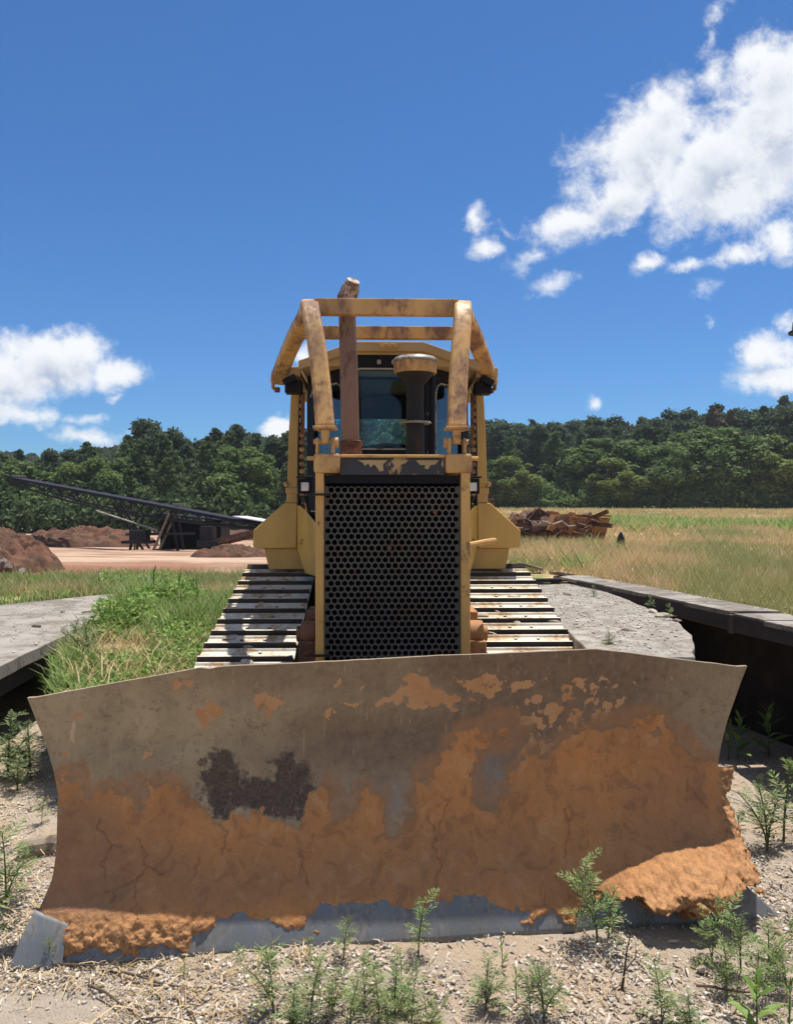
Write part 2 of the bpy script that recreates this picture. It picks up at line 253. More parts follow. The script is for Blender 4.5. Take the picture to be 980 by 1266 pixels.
# ------------------------------------------------------------------ world: sky with clouds by direction
def build_world():
    w = bpy.data.worlds.new("World"); SC.world = w; w.use_nodes = True
    g = bpy.data.node_groups.new('cloud_field', 'ShaderNodeTree')
    g.interface.new_socket('U', in_out='INPUT', socket_type='NodeSocketFloat')
    g.interface.new_socket('V', in_out='INPUT', socket_type='NodeSocketFloat')
    g.interface.new_socket('F', in_out='OUTPUT', socket_type='NodeSocketFloat')
    G = NT(g); gi = G.n('NodeGroupInput'); go = G.n('NodeGroupOutput')
    # centre px, py, radius x, radius y, tilt (deg, counter-clockwise), height
    blobs = [(800, 175, 95, 62, 25, 1), (900, 215, 110, 75, 20, 1.15), (960, 150, 80, 100, 0, 1.1), (760, 235, 75, 42, 25, 1), (705, 275, 55, 30, 35, .75),
             (665, 310, 38, 18, 15, .5), (830, 130, 50, 38, 30, .8), (955, 85, 60, 50, 30, .85), (885, 95, 22, 34, -20, .5), (1040, 190, 120, 110, 0, 1.1),
             (588, 272, 22, 24, 0, .75), (598, 300, 30, 16, 10, .7), (632, 278, 18, 9, -20, .3), (690, 343, 32, 12, 5, .42),
             (797, 330, 24, 13, 30, .65), (852, 326, 26, 15, 10, .65), (912, 312, 42, 20, 15, .75), (970, 295, 38, 28, 0, .75), (870, 360, 18, 16, 0, .32),
             (890, 10, 34, 18, 25, .5), (875, 45, 12, 22, -15, .32), (968, 385, 22, 14, 20, .5), (945, 435, 48, 30, 20, .95), (965, 468, 62, 24, 8, 1), (883, 403, 12, 9, 0, .32),
             (737, 498, 18, 11, 10, .6), (60, 445, 80, 40, -6, 1.1), (95, 430, 50, 28, 0, 1), (0, 470, 80, 42, 0, 1), (150, 458, 46, 22, -14, .9), (25, 510, 50, 15, 0, .75),
             (148, 484, 13, 9, 0, .55), (108, 514, 36, 9, 3, .5), (112, 536, 46, 14, -5, .55), (345, 528, 24, 14, 0, .9), (372, 440, 22, 20, 0, .6),
             (600, -160, 200, 50, 10, .7), (150, -260, 160, 60, 0, .7), (-300, 250, 220, 90, 5, 1), (1400, 330, 200, 90, 0, 1)]
    cur = None
    for px, py, rx, ry, tilt, hgt in blobs:
        u0, v0 = (px - 490) / 1000, (633 - py) / 1000; t = R(tilt)
        du = G.m('SUBTRACT', gi.outputs[0], u0); dv = G.m('SUBTRACT', gi.outputs[1], v0)
        a = G.m('ADD', G.m('MULTIPLY', du, math.cos(t) / rx * 1000), G.m('MULTIPLY', dv, math.sin(t) / rx * 1000))
        b = G.m('ADD', G.m('MULTIPLY', du, -math.sin(t) / ry * 1000), G.m('MULTIPLY', dv, math.cos(t) / ry * 1000))
        r2 = G.m('ADD', G.m('MULTIPLY', a, a), G.m('MULTIPLY', b, b))
        f = G.m('MULTIPLY', G.m('SUBTRACT', 1.0, G.m('MULTIPLY', G.m('SQRT', r2), 0.8)), hgt)
        if cur is None: cur = f
        else:
            nd = G.t.nodes.new('ShaderNodeMath'); nd.operation = 'SMOOTH_MAX'; G.set(nd, 0, cur); G.set(nd, 1, f); nd.inputs[2].default_value = 0.15; cur = nd.outputs[0]
    G.t.links.new(cur, go.inputs[0])
    nt = NT(w.node_tree)
    sky = nt.n('ShaderNodeTexSky'); sky.sky_type = 'NISHITA'; sky.sun_disc = False
    sky.sun_elevation = ELEV; sky.sun_rotation = AZ; sky.altitude = 200; sky.air_density = 1.0; sky.dust_density = 0.4; sky.ozone_density = 1.6
    tc = nt.n('ShaderNodeTexCoord').outputs['Generated']
    sp = nt.n('ShaderNodeSeparateXYZ', i_0=tc); x, y, z = sp.outputs
    ys = nt.m('MAXIMUM', y, 0.12); u = nt.m('DIVIDE', x, ys); v = nt.m('DIVIDE', z, ys)
    cb = nt.n('ShaderNodeCombineXYZ', i_0=u, i_1=v).outputs[0]
    wn = nt.n('ShaderNodeTexNoise', i_Vector=cb, i_Scale=9.0, i_Detail=6.0, i_Roughness=0.6).outputs[1]
    ws = nt.n('ShaderNodeSeparateXYZ', i_0=wn)
    uu = nt.m('ADD', u, nt.m('MULTIPLY', nt.m('SUBTRACT', ws.outputs[0], 0.5), 0.085))
    vv = nt.m('ADD', v, nt.m('MULTIPLY', nt.m('SUBTRACT', ws.outputs[1], 0.5), 0.075))
    def field(dv):
        n = nt.n('ShaderNodeGroup'); n.node_tree = g; nt.set(n, 0, uu); nt.set(n, 1, nt.m('ADD', vv, dv)); return n.outputs[0]
    f0 = field(0.0); f1 = field(0.022)
    fb = nt.noise(cb, 17, 9, 0.62, 0.25); fb2 = nt.noise(cb, 48, 8, 0.7, 0.4)
    nz = nt.m('ADD', nt.m('MULTIPLY', nt.m('SUBTRACT', fb, 0.5), 1.1), nt.m('MULTIPLY', nt.m('SUBTRACT', fb2, 0.5), 0.6))
    den = nt.m('ADD', f0, nz)
    al = nt.ramp(den, 0.06, 0.66)
    front = nt.ramp(y, 0.2, 0.35)
    # the rest of the sky, unseen: cumulus made denser to lift the fill light
    zz = nt.m('MAXIMUM', z, 0.06)
    cb2 = nt.n('ShaderNodeCombineXYZ', i_0=nt.m('DIVIDE', x, zz), i_1=nt.m('DIVIDE', y, zz)).outputs[0]
    fe = nt.noise(cb2, 0.9, 8, 0.58, 0.2)
    al2 = nt.m('MULTIPLY', nt.ramp(fe, 0.47, 0.62), nt.ramp(z, 0.02, 0.12))
    al = nt.m('ADD', nt.m('MULTIPLY', al, front), nt.m('MULTIPLY', al2, nt.m('SUBTRACT', 1.0, front)))
    al = nt.m('MULTIPLY', al, 0.97)
    th = nt.m('ADD', nt.m('MULTIPLY', f1, 0.9), nt.m('MULTIPLY', nz, 0.7))
    shade = nt.m('MULTIPLY', nt.ramp(th, 0.35, 1.05), nt.ramp(fb, 0.62, 0.38))
    shade = nt.m('ADD', shade, nt.m('MULTIPLY', nt.ramp(th, 0.3, 0.9), 0.18))
    cc = nt.mix(shade, (6.1, 6.2, 6.35), (2.9, 3.4, 4.3))
    # sky hue: deepen the blue a little as in the photograph
    sk = nt.mix(1.0, sky.outputs[0], (0.25, 0.475, 0.73), 'MULTIPLY')
    col = nt.mix(al, sk, cc)
    bg = nt.n('ShaderNodeBackground'); nt.set(bg, 0, col); bg.inputs[1].default_value = 0.10
    out = nt.n('ShaderNodeOutputWorld'); nt.t.links.new(bg.outputs[0], out.inputs[0])
    w.cycles.sampling_method = 'MANUAL'; w.cycles.sample_map_resolution = 512
build_world()

# ------------------------------------------------------------------ mesh helpers
def link(name, me, parent=None, mat=None, smooth=False):
    o = bpy.data.objects.new(name, me); COL.objects.link(o)
    if parent: o.parent = parent
    if mat is not None and not me.materials:
        for m_ in (mat if isinstance(mat, (list, tuple)) else [mat]): me.materials.append(m_)
    if smooth: me.polygons.foreach_set('use_smooth', [True] * len(me.polygons))
    return o
def tag(o, label=None, cat=None, group=None, kind=None):
    if label: o['label'] = label
    if cat: o['category'] = cat
    if group: o['group'] = group
    if kind: o['kind'] = kind
    return o
def empty(name, loc, rz=0.0, label=None, cat=None, group=None):
    o = bpy.data.objects.new(name, None); COL.objects.link(o); o.location = loc; o.rotation_euler = (0, 0, rz)
    o.empty_display_size = 0.1
    return tag(o, label, cat, group)
def copy_tree(o, parent=None):
    c = o.copy(); COL.objects.link(c)
    if parent: c.parent = parent
    for ch in [k for k in o.children]: copy_tree(ch, c)
    return c

def np_mesh(name, V, F):
    """V (n,3), F (m,k) uniform polygon size"""
    me = bpy.data.meshes.new(name); V = np.asarray(V, np.float32); F = np.asarray(F, np.int32)
    me.vertices.add(len(V)); me.vertices.foreach_set('co', V.ravel())
    k = F.shape[1]; me.loops.add(F.size); me.loops.foreach_set('vertex_index', F.ravel())
    me.polygons.add(len(F)); me.polygons.foreach_set('loop_start', np.arange(0, F.size, k, dtype=np.int32))
    try: me.polygons.foreach_set('loop_total', np.full(len(F), k, np.int32))
    except Exception: pass
    me.update(calc_edges=True); return me
def vattr(me, name, vals):
    a = me.attributes.new(name, 'FLOAT', 'POINT'); a.data.foreach_set('value', np.asarray(vals, np.float32))

class MB:
    def __init__(s): s.v = []; s.f = []; s.mi = []
    def add(s, vs, fs, mi=0):
        b = len(s.v); s.v += [tuple(v) for v in vs]; s.f += [tuple(b + i for i in f) for f in fs]; s.mi += [mi] * len(fs); return s
    def box(s, c, size, rot=None, mi=0):
        hx, hy, hz = size[0] / 2, size[1] / 2, size[2] / 2
        vs = [Vector((x, y, z)) for x in (-hx, hx) for y in (-hy, hy) for z in (-hz, hz)]
        if rot is not None: vs = [rot @ v for v in vs]
        c = Vector(c); vs = [v + c for v in vs]
        return s.add(vs, [(0, 1, 3, 2), (4, 6, 7, 5), (0, 4, 5, 1), (2, 3, 7, 6), (0, 2, 6, 4), (1, 5, 7, 3)], mi)
    def bx(s, x0, x1, y0, y1, z0, z1, mi=0):
        return s.box(((x0 + x1) / 2, (y0 + y1) / 2, (z0 + z1) / 2), (x1 - x0, y1 - y0, z1 - z0), mi=mi)
    def prism(s, poly, y0, y1, mi=0):
        """poly in (x,z), extruded along y"""
        n = len(poly); vs = [(x, y0, z) for x, z in poly] + [(x, y1, z) for x, z in poly]
        fs = [tuple(range(n)), tuple(range(2 * n - 1, n - 1, -1))] + [(i, i + n, (i + 1) % n + n, (i + 1) % n) for i in range(n)]
        return s.add(vs, fs, mi)
    def slab(s, poly, z0, z1, mi=0):
        """poly in (x,y), extruded along z"""
        n = len(poly); vs = [(x, y, z0) for x, y in poly] + [(x, y, z1) for x, y in poly]
        fs = [tuple(range(n - 1, -1, -1)), tuple(range(n, 2 * n))] + [(i, (i + 1) % n, (i + 1) % n + n, i + n) for i in range(n)]
        return s.add(vs, fs, mi)
    def tube(s, pts, r, n=10, mi=0, cap=True):
        pts = [Vector(p) for p in pts]; rs = r if isinstance(r, (list, tuple)) else [r] * len(pts)
        vs = []; up = None
        for i, p in enumerate(pts):
            t = (pts[min(i + 1, len(pts) - 1)] - pts[max(i - 1, 0)]).normalized()
            if up is None: up = Vector((0, 0, 1)) if abs(t.z) < 0.9 else Vector((0, 1, 0))
            a = t.cross(up).normalized(); b = a.cross(t).normalized(); up = b
            for k in range(n):
                th = 2 * math.pi * k / n; vs.append(p + (a * math.cos(th) + b * math.sin(th)) * rs[i])
        fs = [(i * n + k, i * n + (k + 1) % n, (i + 1) * n + (k + 1) % n, (i + 1) * n + k) for i in range(len(pts) - 1) for k in range(n)]
        if cap: fs += [tuple(range(n - 1, -1, -1)), tuple(range((len(pts) - 1) * n, len(pts) * n))]
        return s.add(vs, fs, mi)
    def bar(s, pts, w, h, mi=0, side=None):
        """rectangular section swept along pts; w across (near side vector), h the other way"""
        pts = [Vector(p) for p in pts]; vs = []
        sd = Vector(side or (1, 0, 0))
        for i, p in enumerate(pts):
            t = (pts[min(i + 1, len(pts) - 1)] - pts[max(i - 1, 0)]).normalized()
            a = (sd - t * sd.dot(t)).normalized(); b = t.cross(a).normalized()
            for ca, cbb in ((-1, -1), (1, -1), (1, 1), (-1, 1)): vs.append(p + a * ca * w / 2 + b * cbb * h / 2)
        fs = [(i * 4 + k, i * 4 + (k + 1) % 4, (i + 1) * 4 + (k + 1) % 4, (i + 1) * 4 + k) for i in range(len(pts) - 1) for k in range(4)]
        e = (len(pts) - 1) * 4; fs += [(3, 2, 1, 0), (e, e + 1, e + 2, e + 3)]
        return s.add(vs, fs, mi)
    def lathe(s, prof, c, n=24, mi=0):
        """prof list of (r,z) bottom to top about the vertical through c"""
        vs = []; m_ = len(prof)
        for r, z in prof:
            for k in range(n):
                th = 2 * math.pi * k / n; vs.append((c[0] + r * math.cos(th), c[1] + r * math.sin(th), c[2] + z))
        fs = [(i * n + k, i * n + (k + 1) % n, (i + 1) * n + (k + 1) % n, (i + 1) * n + k) for i in range(m_ - 1) for k in range(n)]
        fs += [tuple(range(n - 1, -1, -1)), tuple(range((m_ - 1) * n, m_ * n))]
        return s.add(vs, fs, mi)
    def xcyl(s, c, r, x0, x1, n=24, mi=0):
        vs = [(x, c[0] + r * math.cos(2 * math.pi * k / n), c[1] + r * math.sin(2 * math.pi * k / n)) for x in (x0, x1) for k in range(n)]
        fs = [(k, (k + 1) % n, (k + 1) % n + n, k + n) for k in range(n)] + [tuple(range(n - 1, -1, -1)), tuple(range(n, 2 * n))]
        return s.add(vs, fs, mi)
    def obj(s, name, mat, parent=None, bevel=0.0, smooth=False, xf=None):
        me = bpy.data.meshes.new(name); vs = s.v if xf is None else [tuple(xf @ Vector(v)) for v in s.v]
        me.from_pydata(vs, [], s.f); mats = mat if isinstance(mat, (list, tuple)) else [mat]
        for m_ in mats:
            if m_: me.materials.append(m_)
        if len(mats) > 1: me.polygons.foreach_set('material_index', s.mi)
        import bmesh
        bm = bmesh.new(); bm.from_mesh(me); bmesh.ops.recalc_face_normals(bm, faces=bm.faces); bm.to_mesh(me); bm.free()
        if smooth: me.shade_auto_smooth(R(35)) if hasattr(me, 'shade_auto_smooth') else me.shade_smooth()
        o = bpy.data.objects.new(name, me); COL.objects.link(o)
        if parent: o.parent = parent
        if bevel:
            bv = o.modifiers.new('bevel', 'BEVEL'); bv.width = bevel; bv.segments = 2; bv.limit_method = 'ANGLE'; bv.angle_limit = R(40)
        return o
def set_smooth(o, ang=35):
    me = o.data
    me.polygons.foreach_set('use_smooth', [True] * len(me.polygons))
    import bmesh
    bm = bmesh.new(); bm.from_mesh(me)
    for e in bm.edges:
        if len(e.link_faces) == 2 and e.calc_face_angle(0) > R(ang): e.smooth = False
    bm.to_mesh(me); bm.free(); return o

# numpy value noise
_T = RNG.random((256, 256))
def vn(x, y):
    xi = np.floor(x).astype(int); yi = np.floor(y).astype(int); fx = x - xi; fy = y - yi
    fx = fx * fx * (3 - 2 * fx); fy = fy * fy * (3 - 2 * fy)
    a = _T[xi & 255, yi & 255]; b = _T[(xi + 1) & 255, yi & 255]; c = _T[xi & 255, (yi + 1) & 255]; d = _T[(xi + 1) & 255, (yi + 1) & 255]
    return (a * (1 - fx) + b * fx) * (1 - fy) + (c * (1 - fx) + d * fx) * fy - 0.5
def fbm(x, y, o=5, g=0.5):
    s = 0; a = 1.0
    for i in range(o): s = s + a * vn(x * 2 ** i + i * 17.3, y * 2 ** i + i * 9.1); a *= g
    return s
def sstep(a, b, x):
    t = np.clip((np.asarray(x, float) - a) / (b - a), 0, 1); return t * t * (3 - 2 * t)
def sdf(px, py, poly):
    """signed distance to a polygon, positive inside"""
    P = np.asarray(poly, float); d = np.full(px.shape, 1e9); ins = np.zeros(px.shape, bool)
    for i in range(len(P)):
        x0, y0 = P[i]; x1, y1 = P[(i + 1) % len(P)]
        ex, ey = x1 - x0, y1 - y0; t = np.clip(((px - x0) * ex + (py - y0) * ey) / (ex * ex + ey * ey + 1e-9), 0, 1)
        d = np.minimum(d, np.hypot(px - x0 - t * ex, py - y0 - t * ey))
        cnd = ((y0 > py) != (y1 > py)) & (px < ex * (py - y0) / (ey if abs(ey) > 1e-9 else 1e-9) + x0); ins ^= cnd
    return np.where(ins, d, -d)
def pline(px, py, pts):
    d = np.full(px.shape, 1e9)
    for (x0, y0), (x1, y1) in zip(pts[:-1], pts[1:]):
        ex, ey = x1 - x0, y1 - y0; t = np.clip(((px - x0) * ex + (py - y0) * ey) / (ex * ex + ey * ey + 1e-9), 0, 1)
        d = np.minimum(d, np.hypot(px - x0 - t * ex, py - y0 - t * ey))
    return d

# ------------------------------------------------------------------ terrain
def edge_x(y): return 2.45 - 0.187 * (y - 5.0)          # left edge of the right-hand ledge
BOUND = [(-300, 3.0), (-7.3, 3.0), (-5.4, 7.6), (-4.3, 9.0), (-3.25, 8.7), (-2.72, 7.2), (-2.40, 5.9), (-2.15, 5.2), (-1.8, 4.75), (-1.27, 4.7),
         (-1.24, 8.0), (1.22, 8.2), (1.95, 8.6), (edge_x(8.5) + .35, 8.4), (edge_x(5) + .7, 5), (edge_x(3) + .8, 3), (4.2, 0.5), (300, 0.5)]
DECKP = [(-2.55, 4.2), (-2.75, 5.6), (-3.0, 8.3), (-3.62, 10.75), (-4.62, 9.2), (-7.2, 4.2)]
UPPOLY = BOUND + [(300, 900), (-300, 900)]
def T(x, y):
    x = np.asarray(x, float); y = np.asarray(y, float)
    zl = 0.6 - 0.6 * sstep(11, 46, y) + 0.0 * x
    zr = 0.97 + 1.05 * sstep(0, 1, np.clip((y - 9) / 82, 0, 1)) 
    zr = 0.97 + 1.05 * np.clip((y - 9) / 82, 0, 1)
    w = sstep(-0.10, 0.09, x / np.maximum(y, 1)) * sstep(6, 9, y) + sstep(-.6, .9, x) * (1 - sstep(6, 9, y))
    z = zl * (1 - w) + zr * w
    z = z + np.clip((y - 92) * 0.05, 0, 8) * (0.7 + 0.3 * w)
    z = z + 0.05 * fbm(x * .7, y * .7, 4) * sstep(5, 9, y) + 0.16 * fbm(x * .12, y * .12, 3) * sstep(12, 25, y)
    z = z - .16 * sstep(-.05, .12, sdf(x, y, DECKP))
    bank = sstep(-2.9, -2.3, x) * (1 - sstep(-1.6, -1.25, x)) * sstep(4.7, 6.2, y) * (1 - sstep(9, 12, y))
    z = z + bank * (0.05 + 0.05 * fbm(x * 2, y * 2, 3))
    return z
def axis(lo, hi, a, b, fine, grow=1.12):
    mid = list(np.arange(a, b + fine / 2, fine)); s = fine; v = mid[-1]
    while v < hi: s *= grow; v += s; mid.append(min(v, hi))
    s = fine; v = mid[0]; pre = []
    while v > lo: s *= grow; v -= s; pre.append(max(v, lo))
    return np.array(pre[::-1] + mid)
def grid_sheet(name, xs, ys, zf, keep, mat, attrs=None):
    X, Y = np.meshgrid(xs, ys); Z = zf(X, Y); n, m_ = X.shape
    V = np.stack([X.ravel(), Y.ravel(), Z.ravel()], 1)
    idx = np.arange(n * m_).reshape(n, m_)
    F = np.stack([idx[:-1, :-1].ravel(), idx[:-1, 1:].ravel(), idx[1:, 1:].ravel(), idx[1:, :-1].ravel()], 1)
    if keep is not None:
        cx = V[F].mean(1); F = F[keep(cx[:, 0], cx[:, 1])]
    me = np_mesh(name, V, F)
    if attrs:
        for k, fn in attrs.items(): vattr(me, k, fn(V[:, 0], V[:, 1]))
    o = link(name, me, None, mat, True); o['kind'] = 'structure'; return o
def yardf(x, y):
    a = x / np.maximum(y, 1)
    return (1 - sstep(-0.13, -0.09, a)) * sstep(12.8, 14, y + 1.2 * fbm(x * .5, y * .5, 4)) * (1 - sstep(60, 66, y))
def redf(x, y):
    a = x / np.maximum(y, 1); e = y + 1.5 * fbm(x * .4 + 5, y * .4, 4)
    return np.clip((1 - sstep(-0.26, -0.22, a)) * sstep(12.8, 13.8, e) * (1 - sstep(17.0, 18.5, e)), 0, 1)
def lushf(x, y):
    return (1 - sstep(-.5, .5, x)) * (1 - sstep(12.2, 13.6, y + .8 * fbm(x, y, 3)))
def lowz(x, y):
    near = np.exp(-((x / 6) ** 2)) * (1 - sstep(9, 12, np.abs(y - 3)))
    return (0.03 * fbm(x * 1.7, y * 1.7, 4) + 0.022 * fbm(x * 7, y * 7, 5)) * near - 0.004
grid_sheet('foreground_ground', axis(-300, 300, -3.2, 3.6, 0.045), axis(-300, 13, 2.2, 6.2, 0.045), lowz, None, M['ground'])
inside = lambda x, y: sdf(x, y, UPPOLY) > 0
grid_sheet('yard_and_field', axis(-300, 300, -6, 6, 0.11), axis(0.3, 700, 4.5, 13, 0.11, 1.07), T, inside, M['terrain'],
           dict(yard=yardf, redsoil=redf, lush=lushf))
# earth faces under the upper level
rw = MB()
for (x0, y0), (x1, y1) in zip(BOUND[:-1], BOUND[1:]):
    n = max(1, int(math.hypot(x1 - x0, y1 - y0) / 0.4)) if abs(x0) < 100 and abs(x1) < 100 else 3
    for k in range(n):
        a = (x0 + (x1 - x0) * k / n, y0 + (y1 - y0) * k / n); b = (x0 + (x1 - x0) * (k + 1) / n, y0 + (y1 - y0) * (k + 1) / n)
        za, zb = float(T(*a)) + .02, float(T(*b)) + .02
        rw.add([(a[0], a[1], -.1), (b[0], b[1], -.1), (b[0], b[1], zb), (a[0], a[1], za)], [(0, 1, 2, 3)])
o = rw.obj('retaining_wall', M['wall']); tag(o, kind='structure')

# decks and slabs
def jag(poly, amp, step=0.25):
    out = []
    for (x0, y0), (x1, y1) in zip(poly, poly[1:] + poly[:1]):
        n = max(1, int(math.hypot(x1 - x0, y1 - y0) / step))
        for k in range(n):
            t = k / n; j = amp if 0 < k else 0
            out.append((x0 + (x1 - x0) * t + random.uniform(-j, j), y0 + (y1 - y0) * t + random.uniform(-j, j)))
    return out
dk = empty('loading_deck', (-4.2, 7, 0), 0, 'grey concrete deck raised over a dark void on the left', 'deck')
b = MB(); b.slab(jag([(-2.55, 4.2), (-2.75, 5.6), (-3.0, 8.3), (-3.62, 10.75), (-4.62, 9.2), (-7.2, 4.2)], 0.015), 0.53, 0.63)
W = Matrix.Translation((4.2, -7, 0))
b.obj('deck_slab', M['conc'], dk, 0.006, xf=W)
b = MB()
b.bar([(-2.64, 4.2, .46), (-2.84, 5.6, .46), (-3.09, 8.3, .46)], 0.1, 0.13)
b.obj('edge_beam', M['ledge'], dk, xf=W)
for q in ((-3.6, 4.9), (-3.9, 7.3), (-6.0, 5.4)):
    b = MB(); b.box((q[0], q[1], .25), (.2, .2, .52)); b.obj('support_post', M['ledge'], dk, xf=W)
rs = MB(); rs.slab(jag([(1.03, 4.15), (1.55, 4.2), (1.80, 4.93), (1.93, 5.55), (1.97, 6.4), (1.97, 7.35), (2.04, 8.9), (1.2, 8.9), (1.125, 6), (1.06, 4.8)], 0.012, .15), 0.85, 0.95)
o = rs.obj('concrete_slab', M['gravelc'], None, 0.008); tag(o, 'gritty grey concrete slab with a broken edge beside the right track', 'slab')
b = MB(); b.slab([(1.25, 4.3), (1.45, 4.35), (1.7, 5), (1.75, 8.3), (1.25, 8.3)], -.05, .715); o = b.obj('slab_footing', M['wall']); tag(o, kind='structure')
# ledge on the right: two beams end to end and a cap
lg = empty('loading_ledge', (2.4, 6, 0), 0, 'dark beam ledge running away along the edge of the field', 'ledge')
Wl = Matrix.Translation((-2.4, -6, 0))
def lpt(y, off, z): return (edge_x(y) + off, y, z)
for (ya, yb, dz) in ((1.5, 5.62, 0.0), (5.66, 8.9, 0.012)):
    b = MB(); b.add([lpt(ya, 0, .865 + dz), lpt(yb, 0, .865 + dz), lpt(yb, .07, .865 + dz), lpt(ya, .07, .865 + dz), lpt(ya, 0, .985 + dz), lpt(yb, 0, .985 + dz), lpt(yb, .07, .985 + dz), lpt(ya, .07, .985 + dz)],
          [(0, 1, 2, 3), (4, 5, 6, 7), (0, 1, 5, 4), (1, 2, 6, 5), (2, 3, 7, 6), (3, 0, 4, 7)])
    b.obj('edge_beam', M['ledge'], lg, 0.006, xf=Wl)
    y = ya
    while y < yb - .05:
        L = min(random.uniform(.5, 1.1), yb - y); z = .99 + dz + random.uniform(0, .008)
        b = MB(); w0 = random.uniform(.0, .02)
        q = [lpt(y + .008, -.015 + w0, 0)[:2], lpt(y + .008, .36, 0)[:2], lpt(y + L - .008, .36, 0)[:2], lpt(y + L - .008, -.015 + w0, 0)[:2]]
        b.slab(q, z - .035, z); o = b.obj('plank', M['conc'], lg, 0.004, xf=Wl); y += L
b = MB(); b.slab([lpt(1.5, .3, 0)[:2], lpt(8.9, .3, 0)[:2], lpt(8.9, 1.4, 0)[:2], lpt(1.5, 1.4, 0)[:2]], .80, .972)
o = b.obj('ledge_soil', M['terrain'], None); tag(o, kind='structure')
b = MB(); b.box(lpt(5.64, .0, .92), (.035, .04, .13)); b.obj('joint_bracket', M['ledge'], lg, xf=Wl)

def rock_mesh(name, r, seed, sq=(1, 1, .7), mat=None):
    import bmesh
    bm = bmesh.new(); bmesh.ops.create_icosphere(bm, subdivisions=2, radius=r); rr = random.Random(seed); ax = [Vector((rr.uniform(-1, 1), rr.uniform(-1, 1), rr.uniform(-1, 1))).normalized() for _ in range(9)]
    for v in bm.verts:
        for a in ax:
            d = v.co.dot(a); lim = r * rr.uniform(.66, .7)
            if d > lim: v.co -= a * (d - lim)
        v.co = Vector((v.co.x * sq[0], v.co.y * sq[1], v.co.z * sq[2]))
    me = bpy.data.meshes.new(name); bm.to_mesh(me); bm.free(); me.materials.append(mat or M['rock']); return me
# ------------------------------------------------------------------ bulldozer
BD = empty('bulldozer', (-0.02, 4.5, 0), R(1.6), 'old yellow tracked bulldozer facing the camera with a muddy wide blade', 'bulldozer')
BDM = Matrix.Translation((-0.02, 4.5, 0)) @ Matrix.Rotation(R(1.6), 4, 'Z'); BDI = BDM.inverted()

# ---- blade: surveyed profile in world coordinates
PZ = [0, .1, .2, .35, .55, .75, .95, 1.15]; PD = [3.20, 3.245, 3.31, 3.40, 3.462, 3.475, 3.445, 3.39]
HZ = [0, .14, .26, .33, .55, .64, .98, 1.15]; HW = [1.50, 1.42, 1.385, 1.39, 1.410, 1.428, 1.528, 1.575]
BCX = 0.036; YAW = 0.127
def dprof(z): return np.interp(z, PZ, PD)
_zz = np.linspace(0, 1.15, 231); _dd = dprof(_zz)
for _ in range(30): _dd[1:-1] = (_dd[:-2] + 2 * _dd[1:-1] + _dd[2:]) / 4
_hh = np.interp(_zz, HZ, HW)
for _ in range(12): _hh[1:-1] = (_hh[:-2] + 2 * _hh[1:-1] + _hh[2:]) / 4
def dprof(z): return np.interp(z, _zz, _dd)
def hwf(z): return np.interp(z, _zz, _hh)
def ztop(x):
    xr = np.asarray(x, float) - BCX
    drop = 0.10 * np.clip((np.abs(xr) - 0.83) / 0.66, 0, 1)
    return 1.083 + 0.016 * xr - drop + 0.007 * np.sin(xr * 1.8 + .4) - 0.007 * np.exp(-((xr + .80) / .03) ** 2) + 0.004 * fbm(xr * 6 + 3, xr * 0, 3)
def bl_pt(x, z, off=0.0):
    """point on the blade face; off = distance towards the camera side"""
    y = dprof(z) + YAW * x - off
    return np.stack([x - YAW * off * 0, y, z], -1)
def proj(P): return 490 + 1000 * P[..., 0] / P[..., 1], 633 - 1000 * (P[..., 2] - CAMZ) / P[..., 1]
def toL(P):
    A = np.array(BDI); return P @ A[:3, :3].T + A[:3, 3]

PEEL = [[(245, 895), (249, 876), (260, 868), (272, 870), (285, 880), (286, 890), (275, 888), (262, 893), (249, 904)],
        [(324, 865), (335, 858), (345, 862), (352, 856), (362, 860), (350, 868), (340, 880), (332, 894), (325, 885)], [(402, 880), (411, 877), (412, 895), (404, 900)],
        [(415, 868), (440, 866), (462, 868), (482, 862), (497, 848), (497, 832), (515, 831), (530, 845), (548, 850), (562, 858), (560, 874), (535, 880), (508, 880), (490, 870), (462, 880), (440, 876)],
        [(565, 842), (590, 838), (604, 828), (632, 838), (622, 850), (600, 862), (580, 852)], [(634, 846), (650, 840), (655, 850), (640, 862)],
        [(672, 873), (684, 866), (690, 878), (680, 888)], [(700, 880), (714, 876), (716, 888), (704, 892)], [(655, 862), (664, 860), (662, 872), (655, 872)],
        [(213, 842), (228, 838), (232, 850), (222, 862), (214, 855)], [(168, 930), (186, 928), (186, 936), (172, 938)], [(86, 880), (100, 876), (104, 886), (92, 892)],
        [(80, 925), (95, 922), (97, 932), (84, 936)], [(692, 852), (702, 850), (700, 860), (692, 862)], [(640, 890), (656, 880), (662, 892), (650, 902)]]
PALE = [[(86, 890), (95, 888), (94, 905), (92, 922), (85, 916), (82, 902)], [(246, 884), (256, 872), (262, 880), (250, 890)], [(520, 842), (534, 848), (548, 858), (530, 862)], [(748, 804), (752, 800), (752, 806)]]
STAIN = [[(252, 940), (262, 928), (285, 930), (300, 950), (312, 958), (330, 955), (345, 932), (360, 930), (370, 945), (387, 940), (388, 975), (378, 1000), (366, 1018), (334, 1016), (320, 1006), (286, 1000), (280, 1016), (262, 1006), (248, 985)]]
